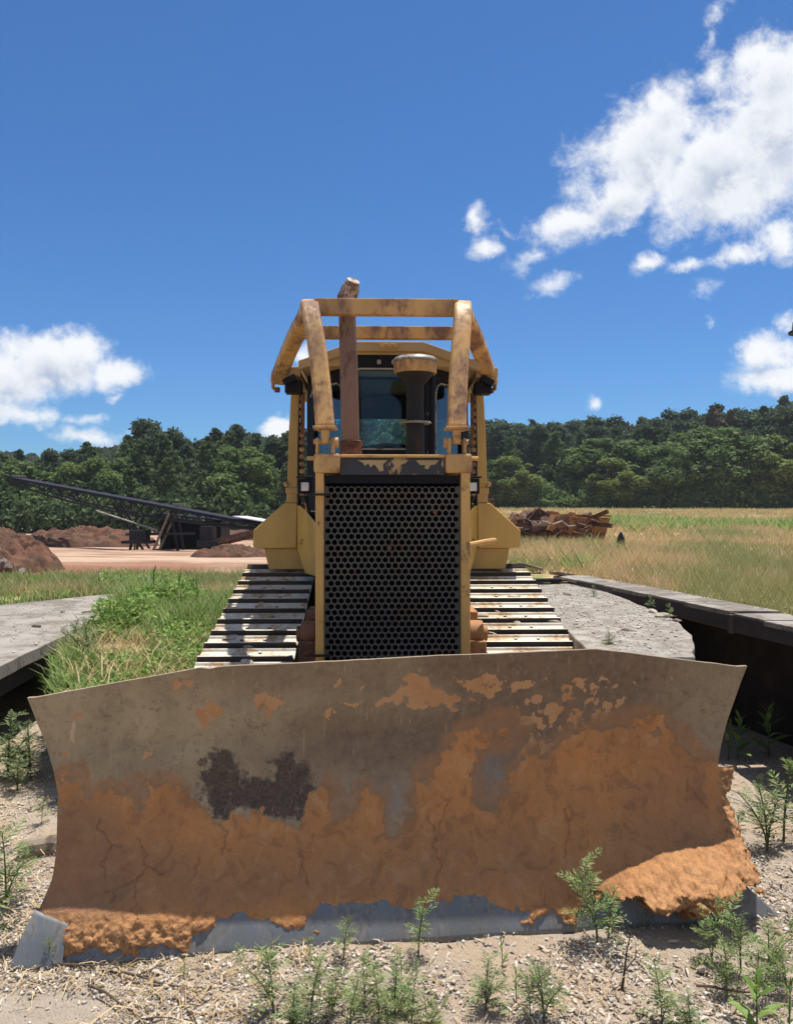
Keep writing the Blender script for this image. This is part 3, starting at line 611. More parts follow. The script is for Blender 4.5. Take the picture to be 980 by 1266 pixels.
MUD = [(60, 960), (76, 953), (97, 955), (110, 976), (133, 966), (158, 981), (173, 989), (176, 966), (214, 963), (235, 976), (245, 989), (265, 1007), (280, 1010), (286, 991), (301, 1004), (326, 996), (334, 1009), (365, 1014),
       (377, 989), (393, 966), (411, 969), (416, 1007), (434, 994), (449, 969), (469, 976), (480, 1000), (482, 1032), (495, 1026), (503, 1004), (511, 955), (526, 968), (546, 927), (564, 902), (592, 897), (633, 886), (645, 903),
       (618, 922), (595, 933), (587, 958), (590, 991), (607, 994), (628, 963), (648, 925), (684, 920), (720, 902), (766, 885), (806, 880), (837, 902), (857, 932), (888, 943), (900, 945), (897, 985), (908, 1020), (928, 1068), (935, 1080),
       (922, 1084), (916, 1072), (905, 1085), (888, 1096), (870, 1118), (857, 1128), (837, 1138), (830, 1112), (817, 1104), (806, 1126), (792, 1112), (766, 1098), (742, 1108), (720, 1116), (708, 1152), (696, 1136), (684, 1128),
       (664, 1140), (650, 1146), (632, 1154), (640, 1142), (648, 1126), (607, 1124), (596, 1110), (582, 1104), (562, 1109), (531, 1121), (480, 1117), (408, 1119), (388, 1130), (377, 1147), (352, 1144), (326, 1137), (296, 1132),
       (262, 1146), (245, 1152), (236, 1170), (224, 1177), (200, 1171), (168, 1175), (165, 1186), (160, 1176), (140, 1176), (117, 1170), (98, 1178), (84, 1190), (76, 1165), (64, 1146), (50, 1134), (60, 1095), (58, 1040)]
BITS = [[(50, 1170), (60, 1164), (64, 1174), (54, 1180)], [(603, 1125), (612, 1124), (614, 1132), (606, 1133)], [(388, 1147), (396, 1144), (398, 1152), (390, 1153)], [(930, 1100), (938, 1098), (940, 1106)]]
CRACKS = [[(174, 1035), (178, 1050), (181, 1070), (169, 1086), (168, 1110), (171, 1140)], [(122, 1012), (125, 1019), (134, 1045), (130, 1060), (131, 1086)], [(181, 1068), (200, 1078)], [(134, 1045), (150, 1048)],
          [(531, 1009), (538, 1030), (541, 1070), (536, 1096)], [(270, 1016), (278, 1030), (272, 1055)], [(846, 962), (852, 978), (862, 990), (872, 996)], [(244, 1060), (240, 1085)], [(372, 1050), (378, 1090)], [(560, 985), (548, 1005), (541, 1030)],
          [(700, 1000), (704, 1030), (698, 1060)], [(168, 1086), (150, 1096), (140, 1110)]]

def build_blade():
    nu, nv = 560, 190
    U, Vv = np.meshgrid(np.linspace(-1, 1, nu), np.linspace(0, 1, nv))
    x = BCX + U * 1.43; 
    for _ in range(4):
        z = Vv * ztop(x); x = BCX + U * (hwf(z) + np.where(U > 0, .06, -.03) * (1 - sstep(0, .14, z)))
    z = Vv * ztop(x)
    P = bl_pt(x, z)
    P[..., 1] += 0.006 * fbm(x * 1.3, z * 1.5 + 7, 3) + 0.003 * fbm(x * 3, z * 3, 3)
    px, py = proj(P)
    wx = px + 15 * fbm(px * .05, py * .05, 6, .62); wy = py + 12 * fbm(px * .05 + 50, py * .05 + 50, 6, .62)
    def msk(polys, soft=7): return np.max([sstep(-soft, soft, sdf(wx, wy, p)) for p in polys], 0)
    idx = np.arange(nu * nv).reshape(nv, nu)
    F = np.stack([idx[:-1, :-1].ravel(), idx[:-1, 1:].ravel(), idx[1:, 1:].ravel(), idx[1:, :-1].ravel()], 1)
    Vf = toL(P.reshape(-1, 3)); n = len(Vf)
    # back skin (coarse thickness) + rim
    Pb = P.copy(); Pb[..., 1] += 0.022
    Vb = toL(Pb.reshape(-1, 3)); Fb = F[:, ::-1] + n
    rim = np.concatenate([idx[0, :], idx[1:, -1], idx[-1, -2::-1], idx[-2:0:-1, 0]])
    Fr = np.stack([rim, rim + n, np.roll(rim, -1) + n, np.roll(rim, -1)], 1)
    me = np_mesh('blade', np.concatenate([Vf, Vb]), np.concatenate([F, Fb, Fr]))
    dots = np.zeros_like(px); r_ = np.random.default_rng(5)
    for _ in range(75):
        cx, cy = r_.uniform(640, 760) if r_.random() < .5 else r_.uniform(200, 860), r_.uniform(835, 935)
        if cx < 640: cy = r_.uniform(830, 880)
        rr = r_.uniform(1.2, 5); dots = np.maximum(dots, sstep(rr + 4, rr - 3, np.hypot(wx - cx, (wy - cy) * r_.uniform(.6, 1.4))))
    z2 = np.zeros(n); sM = sdf(wx, wy, MUD); smear = sstep(-34, 0, sM) * .95 * (1 - .9 * msk(STAIN, 10))
    brown = np.clip(np.exp(-(((px - 470) / 150) ** 2 + ((py - 920) / 55) ** 2)) * 1.1 + 0.95 * sstep(500, 620, px) + .6 * sstep(868, 825, py) * sstep(180, 320, px), 0, 1) * (1 - .7 * sstep(780, 880, px) * (1 - sstep(930, 960, py)))
    blu = np.clip(np.exp(-(((px - 485) / 22) ** 2 + ((py - 1010) / 35) ** 2)) * 1.3 + .8 * np.exp(-(((px - 610) / 26) ** 2 + ((py - 960) / 35) ** 2)), 0, 1)
    for k, a in dict(smear=smear, brown=brown, bluish=blu, stain=1.15 * msk(STAIN, 12), pale=msk(PALE), peel=np.clip(np.maximum(msk(PEEL), dots * .9) - .55 * sstep(.0, .35, fbm(px * .11, py * .11, 4)) + .28 * sstep(600, 700, px) * sstep(830, 850, py) * sstep(960, 930, py), 0, 1)).items():
        vattr(me, k, np.concatenate([a.ravel(), z2]))
    o = link('blade', me, BD, M['blade'], False)
    sm = np.zeros(len(me.polygons), bool); sm[:len(F) * 2] = True; me.polygons.foreach_set('use_smooth', sm)
    # cutting edge and end bits: plates proud of the moldboard
    def plate(name, xa, xb, zf, mat=M['steel'], off=0.014, nx=60, nz=8):
        Ux, Vz = np.meshgrid(np.linspace(0, 1, nx), np.linspace(0, 1, nz)); zt = Vz
        xx = xa + (xb - xa) * Ux; zz = Vz * zf(xx)
        if abs(xb) > 1.3 or abs(xa) > 1.3:
            s = 1 if xb > 0 else -1; inner = xa if s > 0 else xb
            hw = hwf(zz) + (.06 if s > 0 else -.03) * (1 - sstep(0, .14, zz)) + .012
            t = (Ux if s > 0 else 1 - Ux); xx = inner + (BCX + s * hw - inner) * t; zz = Vz * zf(xx)
            hw = hwf(zz) + (.06 if s > 0 else -.03) * (1 - sstep(0, .14, zz)) + .012; xx = inner + (BCX + s * hw - inner) * t
        Pf = bl_pt(xx, zz - .006, off); Pk = bl_pt(xx, zz - .006, -.004)
        nn = nx * nz; id2 = np.arange(nn).reshape(nz, nx)
        F1 = np.stack([id2[:-1, :-1].ravel(), id2[:-1, 1:].ravel(), id2[1:, 1:].ravel(), id2[1:, :-1].ravel()], 1)
        rm = np.concatenate([id2[0, :], id2[1:, -1], id2[-1, -2::-1], id2[-2:0:-1, 0]])
        F3 = np.stack([rm, rm + nn, np.roll(rm, -1) + nn, np.roll(rm, -1)], 1)
        me = np_mesh(name, toL(np.concatenate([Pf.reshape(-1, 3), Pk.reshape(-1, 3)])), np.concatenate([F1, F1[:, ::-1] + nn, F3]))
        return link(name, me, o, mat)
    plate('cutting_edge', -1.245, 1.33, lambda x: .15 + 0 * x, nx=120)
    plate('end_bit', -1.47, -1.25, lambda x: .175 - .05 * np.clip((x + 1.40) / .15, 0, 1) + .01, off=.022, nx=24, nz=16)
    plate('end_bit', 1.335, 1.6, lambda x: .15 + .07 * sstep(1.34, 1.45, x), off=.022, nx=24, nz=16)
    # dried mud crust
    xs = np.linspace(-1.56, 1.66, 760); zs = np.linspace(0.0, 0.95, 235)
    X, Z = np.meshgrid(xs, zs); P = bl_pt(X, Z); px, py = proj(P)
    wx = px + 9 * fbm(px * .06, py * .06, 6, .6); wy = py + 11 * fbm(px * .06 + 50, py * .045 + 50, 6, .6)
    s = sdf(wx, wy, MUD)
    for bpoly in BITS: s = np.maximum(s, sdf(wx, wy, bpoly))
    s = np.maximum(s, np.where(True, 2.5 - pline(wx, wy, [(165, 1172), (163, 1186)]), 0))
    hole = np.zeros_like(px)
    # thin patches with steel showing through
    frayz = np.exp(-((s - 6) / 16.0) ** 2)
    s2 = s + frayz * 7 * fbm(px * .16 + 3, py * .16, 4)
    flake = sstep(560, 640, px) * sstep(985, 900, py); flake = np.maximum(flake, .6 * sstep(700, 780, px) * sstep(1010, 940, py))
    s2 = np.where(s > -14, s2 - flake * 34 * (fbm(px * .07 + 9, py * .075, 5) + .02), s2)
    th = 0.006 * sstep(0, 7, s2) + 0.008 * sstep(0, 50, s2)
    rough = fbm(px * .05, py * .05, 5)
    cx_ = px + 9 * fbm(px * .09, py * .09 + 4, 4); cy_ = py + 5 * fbm(px * .09 + 8, py * .09, 4)
    cr = np.min([pline(cx_, cy_, c) for c in CRACKS], 0)
    crack = sstep(1.5, 0.3, cr) * .7
    low = sstep(1118, 1150, py) * sstep(285, 240, px) * sstep(60, 100, px) + sstep(1115, 1135, py) * sstep(600, 640, px) * sstep(770, 740, px)
    mound = np.exp(-(((px - 850) / 62) ** 2 + ((py - 1085) / 40) ** 2)) * 1.15 + .55 * np.exp(-(((px - 795) / 45) ** 2 + ((py - 1100) / 25) ** 2)) + .5 * np.exp(-(((px - 912) / 28) ** 2 + ((py - 1055) / 40) ** 2))
    clod = np.clip(mound * 1.3 + low + sstep(888, 896, px), 0, 1)
    lump = np.abs(fbm(X * 9, Z * 11 + 30, 6, .62)); lump2 = fbm(X * 38, Z * 38, 5, .65)
    cc_ = sstep(0, 9, s2)
    off = th + cc_ * (0.17 * np.clip(mound, 0, 1.1) * (.9 + .3 * lump + .35 * fbm(X * 4 + 5, Z * 5, 3)) + .010 * clod * (lump2 + .4) + .010 * low * (.6 + .35 * fbm(X * 4, Z * 6, 3))) + 0.004 * rough * cc_ + .0018 * lump2 * cc_ - .003 * crack
    plateoff = .016 * sstep(.26, .15, Z)
    base = -.005 + plateoff
    P = bl_pt(X, Z, base + off)
    P[..., 2] += cc_ * .01 * clod * lump2
    P[..., 2] = np.maximum(P[..., 2], -.004)
    keep = (s2 > -1.0) & ((X > BCX - hwf(Z) + .006) | (Z < .14)) & ((X < BCX + hwf(Z) - .006) | (py > 948))
    idx = np.arange(X.size).reshape(X.shape)
    kf = keep[:-1, :-1] | keep[:-1, 1:] | keep[1:, 1:] | keep[1:, :-1]
    F = np.stack([idx[:-1, :-1][kf], idx[:-1, 1:][kf], idx[1:, 1:][kf], idx[1:, :-1][kf]], 1)
    used = np.unique(F); rem = np.zeros(X.size, int); rem[used] = np.arange(len(used))
    me = np_mesh('dried_mud', toL(P.reshape(-1, 3)[used]), rem[F])
    worn = np.clip(.95 * sstep(190, 110, px) * sstep(985, 1020, py) + .55 * np.exp(-(((px - 800) / 110) ** 2 + ((py - 980) / 60) ** 2)) * (0.5 + fbm(px * .02, py * .02, 4)) + .5 * np.clip(fbm(px * .012, py * .008, 4), 0, 1) + .35 * sstep(1000, 1100, py) * sstep(1130, 1100, py), 0, 1)
    worn = np.clip(worn, 0, 1) * (1 - clod)
    vattr(me, 'edge', (sstep(16, 1, s2) * (py < 1100)).ravel()[used]); vattr(me, 'worn', worn.ravel()[used]); vattr(me, 'crack', (crack * (py < 1150)).ravel()[used]); vattr(me, 'clod', clod.ravel()[used])
    link('dried_mud', me, o, M['mud'], True)
    # ribs and top tube behind
    for xr in (-1.2, -.6, 0, .6, 1.2):
        q = toL(bl_pt(np.array(xr + BCX), np.array(.5), -.06).reshape(1, 3))[0]; b = MB(); b.box((q[0], q[1] + .06, .5), (.03, .13, .75)); b.obj('back_rib', M['rust'], o)
    return o
build_blade()

# ---- tracks
def hull_path(circs, n=400):
    pts = []
    for (cy, cz, r) in circs:
        for k in range(180): a = 2 * math.pi * k / 180; pts.append((cy + r * math.cos(a), cz + r * math.sin(a)))
    pts = sorted(set(pts)); 
    def half(ps):
        h = []
        for p in ps:
            while len(h) > 1 and (h[-1][0] - h[-2][0]) * (p[1] - h[-2][1]) - (h[-1][1] - h[-2][1]) * (p[0] - h[-2][0]) <= 0: h.pop()
            h.append(p)
        return h
    lo = half(pts); hi = half(pts[::-1]); return lo[:-1] + hi[:-1]
WH = [(-.12, .38, .33), (2.0, .87, .315), (2.45, .36, .29)]
path = hull_path(WH); path = path + [path[0]]
seg = [math.dist(path[i], path[i + 1]) for i in range(len(path) - 1)]; tot = sum(seg); NS = int(round(tot / 0.203)); 
def at_len(s):
    s %= tot
    for i, L in enumerate(seg):
        if s <= L: 
            t = s / L; p, q = path[i], path[i + 1]; return (p[0] + (q[0] - p[0]) * t, p[1] + (q[1] - p[1]) * t)
        s -= L
    return path[0]
shoe = MB()      # local: x across, y along travel, z outwards
hw_ = .2775
shoe.bx(-hw_, hw_, -.098, .088, .0, .018)
shoe.add([(-hw_, -.098, .016), (hw_, -.098, .016), (hw_, -.066, .016), (-hw_, -.066, .016), (-hw_ + .004, -.092, .052), (hw_ - .004, -.092, .052), (hw_ - .006, -.076, .052), (-hw_ + .006, -.076, .052)],
         [(0, 1, 5, 4), (1, 2, 6, 5), (2, 3, 7, 6), (3, 0, 4, 7), (4, 5, 6, 7)], 0)
shoe.add([(-hw_, .06, .017), (hw_, .06, .017), (hw_, .088, .017), (-hw_, .088, .017), (-hw_, .07, .030), (hw_, .07, .030), (hw_, .084, .030), (-hw_, .084, .030)],
         [(0, 1, 5, 4), (1, 2, 6, 5), (2, 3, 7, 6), (3, 0, 4, 7), (4, 5, 6, 7)], 0)
for bxx in (-.07, .07):
    for byy in (-.03, .035): shoe.lathe([(.011, .018), (.011, .026)], (bxx, byy, 0), 6)
# side faces and undersides darker: their shade is put into the colour
nm_sh = None
for side in (-1, 1):
    cxs = side * .8425
    b = MB(); b.xcyl((-.12, .38), .30, cxs - .1, cxs + .1, 40); b.xcyl((2.0, .87), .27, cxs - .07, cxs + .07, 40); b.xcyl((2.45, .36), .26, cxs - .1, cxs + .1, 40)
    b.bar([(cxs, -.1, .36), (cxs, 2.4, .36)], .2, .3)
    for yy in np.arange(.3, 2.2, .3): b.xcyl((yy, .17), .11, cxs - .1, cxs + .1, 20)
    tr = b.obj('track', M['rust'], BD, 0.006)
    ch = MB()
    for k in range(NS):
        p = at_len(tot * k / NS); q = at_len(tot * (k + .95) / NS)
        for sx in (-.07, .07):
            ch.bar([(cxs + sx, p[0], p[1]), (cxs + sx, q[0], q[1])], .03, .08)
    c = ch.obj('track_chain', M['rust'], tr)
    for k in range(NS):
        s_ = tot * (k + .5) / NS; p = at_len(s_ - .09); q = at_len(s_ + .09)
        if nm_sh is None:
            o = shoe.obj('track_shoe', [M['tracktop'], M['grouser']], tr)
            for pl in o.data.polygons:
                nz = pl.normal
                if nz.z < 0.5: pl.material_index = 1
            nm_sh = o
        else: o = nm_sh.copy(); COL.objects.link(o); o.parent = tr
        ang = math.atan2(q[1] - p[1], q[0] - p[0]); c_ = at_len(s_)
        # path runs counter-clockwise in (y,z); outward is to the right of travel
        ny, nz = math.sin(ang), -math.cos(ang)
        o.location = (cxs + random.uniform(-.003, .003), c_[0] + ny * .035, c_[1] + nz * .035)
        o.rotation_euler = (ang + math.pi, 0, random.uniform(-.014, .014))
for k in range(16):
    side = random.choice((-1, 1)); xx = side * random.uniform(.60, 1.06); yy = random.uniform(.15, 1.8); zz = float(np.interp(yy, [-.12, 2.0], [.745, 1.215])) + .012
    o = bpy.data.objects.new('dirt_clod', rock_mesh('dirt_clod', random.uniform(.02, .045), 40 + k, (1.6, 1, .5), M['stone'])); COL.objects.link(o); o.parent = BD; o.location = (xx, yy, zz + .02); o.rotation_euler = (.2, 0, random.uniform(0, 3))
# push arms, lift cylinders, rusty hubs seen beside the radiator
for s_ in (-1, 1):
    b = MB(); b.bar([(s_ * .5, -1.0, .35), (s_ * .48, .6, .5)], .12, .16); b.obj('push_arm', M['rust'], BD, .008)
    b = MB(); b.tube([(s_ * .47, -.85, .45), (s_ * .49, -.3, .62)], .045, 12); b.tube([(s_ * .47, -.98, .40), (s_ * .47, -.8, .47)], .025, 10)
    b.obj('lift_cylinder', M['rust'], BD)
    b = MB(); b.xcyl((.16, 1.0), .075, s_ * .44, s_ * .52, 22); b.xcyl((.16, 1.0), .045, s_ * .52, s_ * .548, 18); b.bx(.43 if s_ > 0 else -.53, .53 if s_ > 0 else -.43, .05, .45, .55, .97); b.bx(.44 if s_ > 0 else -.50, .50 if s_ > 0 else -.44, .2, .5, .97, 1.12)
    set_smooth(b.obj('trunnion', M['orange'] if s_ > 0 else M['rust'], BD, .006))
# main frame / belly
b = MB(); b.bx(-.42, .42, .08, 2.6, .38, .95); b.bx(-.5, .5, 1.0, 2.6, .95, 1.3); b.obj('main_frame', M['blackd'], BD, .01)

# ---- radiator guard and grille
g = MB()
g.bx(-.428, -.381, -.03, .12, .72, 1.93); g.bx(.376, .428, -.03, .12, .72, 1.93); g.bx(-.381, .376, -.02, .10, .72, .80)
rg = g.obj('radiator_guard', M['yellow'], BD, .008)
g = MB(); g.bx(-.2895, .2895, -.022, .02, 1.905, 2.0); g.obj('top_plate', M['peel'], rg, .003)
for pts in ([(443, 569), (480, 569), (474, 574), (475, 582), (470, 583), (466, 577), (463, 574), (459, 578), (456, 573), (452, 576), (449, 572)], [(484, 569), (506, 569), (500, 573), (492, 577), (488, 582), (485, 583), (488, 576)],
            [(515, 569), (543, 569), (539, 574), (533, 575), (530, 580), (525, 579), (527, 575), (520, 575)], [(548, 569), (549, 569), (549, 578), (546, 574)]):
    g = MB(); g.prism([((a - 486.5) * .00448, CAMZ - (b_ - 633) * .00448) for a, b_ in pts], -.0245, -.0215); g.obj('paint_flake', M['roofm'], rg)
g = MB(); g.bx(-.2895, .2895, -.034, .14, 2.001, 2.018); g.obj('top_lip', M['yellow'], rg, .005)
for s_ in (-1, 1):
    g = MB(); g.bx(min(s_ * .29, s_ * .436), max(s_ * .29, s_ * .436), -.05, .13, 1.915, 2.022); g.obj('corner_block', M['sweepm'], rg, .014)
    g = MB(); g.tube([(s_ * .436, 0, 1.998), (s_ * .475, 0, 1.998)], .012, 8); g.obj('pin', M['yellow'], rg)
g = MB(); g.bx(-.381, .376, .012, .03, 1.86, 1.904); g.obj('upper_strip', M['black'], rg)
def grille():
    x0, x1, z0, z1 = -.380, .375, .80, 1.862; px_ = .0375; pz = px_ * .866; r = .0150
    vs, fs = [], []; rows = int((z1 - z0) / pz); row = 0
    N = 12
    z = z0
    for row in range(rows):
        zc = z0 + (row + .5) * pz; off = (row % 2) * px_ / 2
        x = x0
        # hexagonal cells: tile each with a 12-gon hole, outer ring snapped to the cell
        k = 0
        while True:
            cx = x0 + px_ * .5 + off + k * px_
            if cx + px_ * .5 > x1 + 1e-6: break
            base = len(vs); hx = px_ / 2; R_ = px_ / math.sqrt(3)
            for i in range(N):
                a = 2 * math.pi * i / N + math.pi / 2
                # hexagon boundary radius (pointy top)
                am = (a - math.pi / 2) % (math.pi / 3) - math.pi / 6
                rr = (px_ / 2) / math.cos(am)
                vs.append((cx + rr * math.cos(a), .004, zc + rr * math.sin(a)))
            for i in range(N):
                a = 2 * math.pi * i / N + math.pi / 2; vs.append((cx + r * math.cos(a), .004, zc + r * math.sin(a)))
            for i in range(N):
                a = 2 * math.pi * i / N + math.pi / 2; vs.append((cx + r * math.cos(a), .010, zc + r * math.sin(a)))
            for i in range(N):
                j = (i + 1) % N; fs.append((base + i, base + j, base + N + j, base + N + i)); fs.append((base + N + i, base + N + j, base + 2 * N + j, base + 2 * N + i))
            k += 1
        # half-cell ends
        xe = x0 + off + k * px_
        for (a_, b_) in ((x0, x0 + off), (xe, x1)):
            if b_ - a_ > .001:
                q = len(vs); vs += [(a_, .0045, zc - pz * .66), (b_, .0045, zc - pz * .66), (b_, .0045, zc + pz * .66), (a_, .0045, zc + pz * .66)]; fs.append((q, q + 1, q + 2, q + 3))
    va = np.array(vs); va[:, 1] += .012 * fbm(va[:, 0] * 5 + 3, va[:, 2] * 5, 3) - .002; vs = [tuple(v) for v in va]
    me = bpy.data.meshes.new('grille'); me.from_pydata(vs, [], fs); return link('grille', me, rg, M['grille'])
grille()
g = MB(); g.bx(-.38, .375, .07, .12, .80, 1.9); g.obj('radiator_core', M['pit'], rg)
for (x_, z_) in ((.235, 1.70), (.24, .93), (-.02, 1.5)):
    g = MB(); g.tube([(x_, .004, z_), (x_, -.006, z_)], .012, 8); g.obj('bolt', M['rust'], rg)
for z_, dx in ((1.79, .04), (.905, .03)):
    g = MB(); g.bx(-.47, -.34, -.055, -.035, z_, z_ + .012); g.obj('latch', M['blackd'], rg, .002)
# hood
g = MB(); g.prism([(-.375, 1.0), (.375, 1.0), (.375, 1.93), (.33, 1.985), (-.33, 1.985), (-.375, 1.93)], .145, 1.12)
g.obj('hood', M['yellow'], BD, .01)
# handle rod on the right
g = MB(); g.tube([(.40, .1, 1.505), (.545, .16, 1.53), (.60, .2, 1.535)], .015, 8); g.obj('grab_rod', M['yellow'], BD)

# ---- exhaust stack
EX = (-.26, .5)
g = MB(); g.tube([(EX[0] + .012, EX[1], 2.0), (EX[0], EX[1], 2.6), (EX[0] - .012, EX[1] - .0, 2.99)], [.057, .055, .052], 24)
ex = set_smooth(g.obj('exhaust_stack', M['stack'], BD))
g = MB(); g.lathe([(.082, 0), (.082, .02), (.07, .03), (.068, .115), (.072, .12), (.072, .15), (.060, .155)], (EX[0] + .012, EX[1], 1.986)); set_smooth(g.obj('stack_base', M['rust'], ex))
g = MB(); g.tube([(EX[0] - .012, EX[1], 2.98), (EX[0] - .012, EX[1] - .0, 3.02), (EX[0] + .012, EX[1] - .02, 3.075), (EX[0] + .03, EX[1] - .05, 3.115)], [.058, .062, .056, .04], 20); 
set_smooth(g.obj('stack_tip', M['stacktop'], ex))
# ---- air precleaner
AC = (.157, .65)
g = MB(); g.lathe([(.06, 0), (.06, .27), (.056, .30), (.056, .52), (.062, .53), (.10, .575), (.130, .60), (.133, .672), (.125, .68)], (AC[0], AC[1], 1.985), 32, 0)
ac = set_smooth(g.obj('air_precleaner', M['blackd'], BD))
g = MB(); g.lathe([(.1312, 0), (.1362, .003), (.1372, .07), (.1340, .072)], (AC[0], AC[1], 2.580), 32); set_smooth(g.obj('bowl_ring', M['sweepm'], ac))
g = MB(); g.lathe([(.14, 0), (.142, .012), (.125, .03), (.06, .042), (.01, .045)], (AC[0], AC[1], 2.653), 32); set_smooth(g.obj('lid', M['gray'], ac))
g = MB(); g.lathe([(.10, 0), (.104, .004), (.10, .012)], (AC[0], AC[1], 2.262), 32); set_smooth(g.obj('flange', M['gray'], ac))
g = MB(); g.lathe([(.07, 0), (.066, .05), (.061, .06)], (AC[0], AC[1], 1.99), 20); set_smooth(g.obj('base_ring', M['rust'], ac))
g = MB(); g.tube([(AC[0] + .115, AC[1] + .12, 1.98), (AC[0] + .115, AC[1] + .12, 2.58)], .022, 12); g.tube([(AC[0] + .07, AC[1] + .14, 1.98), (AC[0] + .07, AC[1] + .14, 2.56)], .014, 8); set_smooth(g.obj('side_pipe', M['black'], ac))

# ---- brush sweeps
def arc_pts(s_):
    def q(h, off, y, z): return (s_ * h + off, y, z)
    P = [q(.365, -.01, .0, 2.16), q(.385, -.015, .09, 2.42), q(.42, -.02, .19, 2.70), q(.437, -.025, .235, 2.80), q(.449, -.028, .29, 2.88), q(.460, -.03, .37, 2.937), q(.472, -.03, .46, 2.957), q(.487, -.03, .55, 2.945),
         q(.505, -.03, .62, 2.925), q(.56, -.03, .75, 2.885), q(.67, -.03, 1.07, 2.78), q(.778, -.028, 1.40, 2.655)]
    P = [Vector(p) for p in P]
    for _ in range(2):
        Q = [P[0]]
        for a, c in zip(P[:-1], P[1:]): Q += [a.lerp(c, .25), a.lerp(c, .75)]
        P = Q + [P[-1]]
    return P
sweep = None
for s_ in (-1, 1):
    g = MB(); g.bar(arc_pts(s_), .106, .082, side=(1, -.0, 0)); sw = g.obj('brush_sweep', M['sweepm'], BD, .02)
    g = MB(); g.box((s_ * .365 - .01, -.01, 2.165), (.13, .11, .016)); g.obj('flange', M['sweepm'], sw, .004)
    g = MB(); g.box((s_ * .365 - .01, 0, 2.12), (.045, .05, .085)); g.obj('lug', M['yellow'], sw, .01)
    for dx in (-.043, .043):
        g = MB(); g.box((s_ * .365 - .01 + dx, 0, 2.065), (.018, .09, .09)); g.obj('clevis_plate', M['sweepm'], sw, .008)
    g = MB(); g.tube([(s_ * .365 - .075, 0, 2.09), (s_ * .365 + .055, 0, 2.09)], .014, 10); g.obj('pin', M['yellow'], sw)
    g = MB(); g.xcyl((0, 2.085), .03, (s_ * -.06 + s_ * .365 - .01) - .012, (s_ * -.06 + s_ * .365 - .01) + .012, 14); set_smooth(g.obj('pin_head', M['sweepm'], sw))
    g = MB(); e = arc_pts(s_)[-1]; g.box((e[0] + s_ * .03, e[1] + .01, e[2] - .0), (.014, .12, .13)); g.obj('end_plate', M['sweepm'], sw, .004)
    g = MB(); g.tube([(e[0], e[1], e[2] - .05), (e[0], e[1], e[2] - .085)], .02, 8); g.obj('bolt', M['rust'], sw)
g = MB(); g.bar([(-.43 - .03, .37, 2.93), (.43 - .03, .37, 2.93)], .07, .095, side=(0, 1, 0)); g.obj('cross_bar', M['sweepm'], BD, .005)
g = MB(); g.bar([(-.555 - .03, .78, 2.868), (.555 - .03, .78, 2.868)], .07, .078, side=(0, 1, 0)); g.obj('cross_bar', M['sweepm'], BD, .005)

# ---- cab
cb_ = MB(); YF = 1.1
cor = [(-.27, YF), (.27, YF), (.60, 1.55), (.68, 2.5), (-.68, 2.5), (-.60, 1.55)]
cb_.slab([(x * .985, y + (.02 if y < 1.2 else -.02 if y > 2 else 0)) for x, y in cor], 1.30, 1.62)      # lower body
def ring(mb, p0, p1, z0, z1, hx0, hx1, hz0, hz1, th=.04):
    """wall from p0 to p1 with an opening given as fractions along and heights"""
    p0 = Vector((*p0, 0)); p1 = Vector((*p1, 0)); d = p1 - p0; nrm = Vector((-d.y, d.x, 0)).normalized() * th
    def blk(a, b_, za, zb):
        q = [p0 + d * a, p0 + d * b_]; mb.add([(q[0].x, q[0].y, za), (q[1].x, q[1].y, za), (q[1].x + nrm.x, q[1].y + nrm.y, za), (q[0].x + nrm.x, q[0].y + nrm.y, za),
                (q[0].x, q[0].y, zb), (q[1].x, q[1].y, zb), (q[1].x + nrm.x, q[1].y + nrm.y, zb), (q[0].x + nrm.x, q[0].y + nrm.y, zb)],
               [(0, 1, 2, 3), (4, 5, 6, 7), (0, 1, 5, 4), (1, 2, 6, 5), (2, 3, 7, 6), (3, 0, 4, 7)])
    blk(0, hx0, z0, z1); blk(hx1, 1, z0, z1); blk(hx0, hx1, z0, hz0); blk(hx0, hx1, hz1, z1)
    return p0, d, nrm
def pane(p0, p1, fa, fb, za, zb, mat, name, inset=.02):
    p0 = Vector((*p0, 0)); p1 = Vector((*p1, 0)); d = p1 - p0; nrm = Vector((-d.y, d.x, 0)).normalized() * inset
    a = p0 + d * (fa - .01) + nrm; b_ = p0 + d * (fb + .01) + nrm; t = nrm * .3
    g = MB(); g.add([(a.x, a.y, za - .01), (b_.x, b_.y, za - .01), (b_.x, b_.y, zb + .01), (a.x, a.y, zb + .01)], [(0, 1, 2, 3)])
    return g.obj(name, mat, cab)
ZT = 2.69
ring(cb_, cor[0], cor[1], 1.62, 2.79, .06, .94, 2.14, 2.685)
ring(cb_, cor[1], cor[2], 1.62, ZT + .02, .16, .84, 2.02, 2.60)
ring(cb_, cor[5], cor[0], 1.62, ZT + .02, .16, .84, 2.02, 2.60)
ring(cb_, cor[2], cor[3], 1.62, ZT, .12, .80, 1.64, 2.60)
ring(cb_, cor[4], cor[5], 1.62, ZT, .20, .88, 1.64, 2.60)
ring(cb_, cor[3], cor[4], 1.62, ZT, .10, .90, 2.10, 2.50)
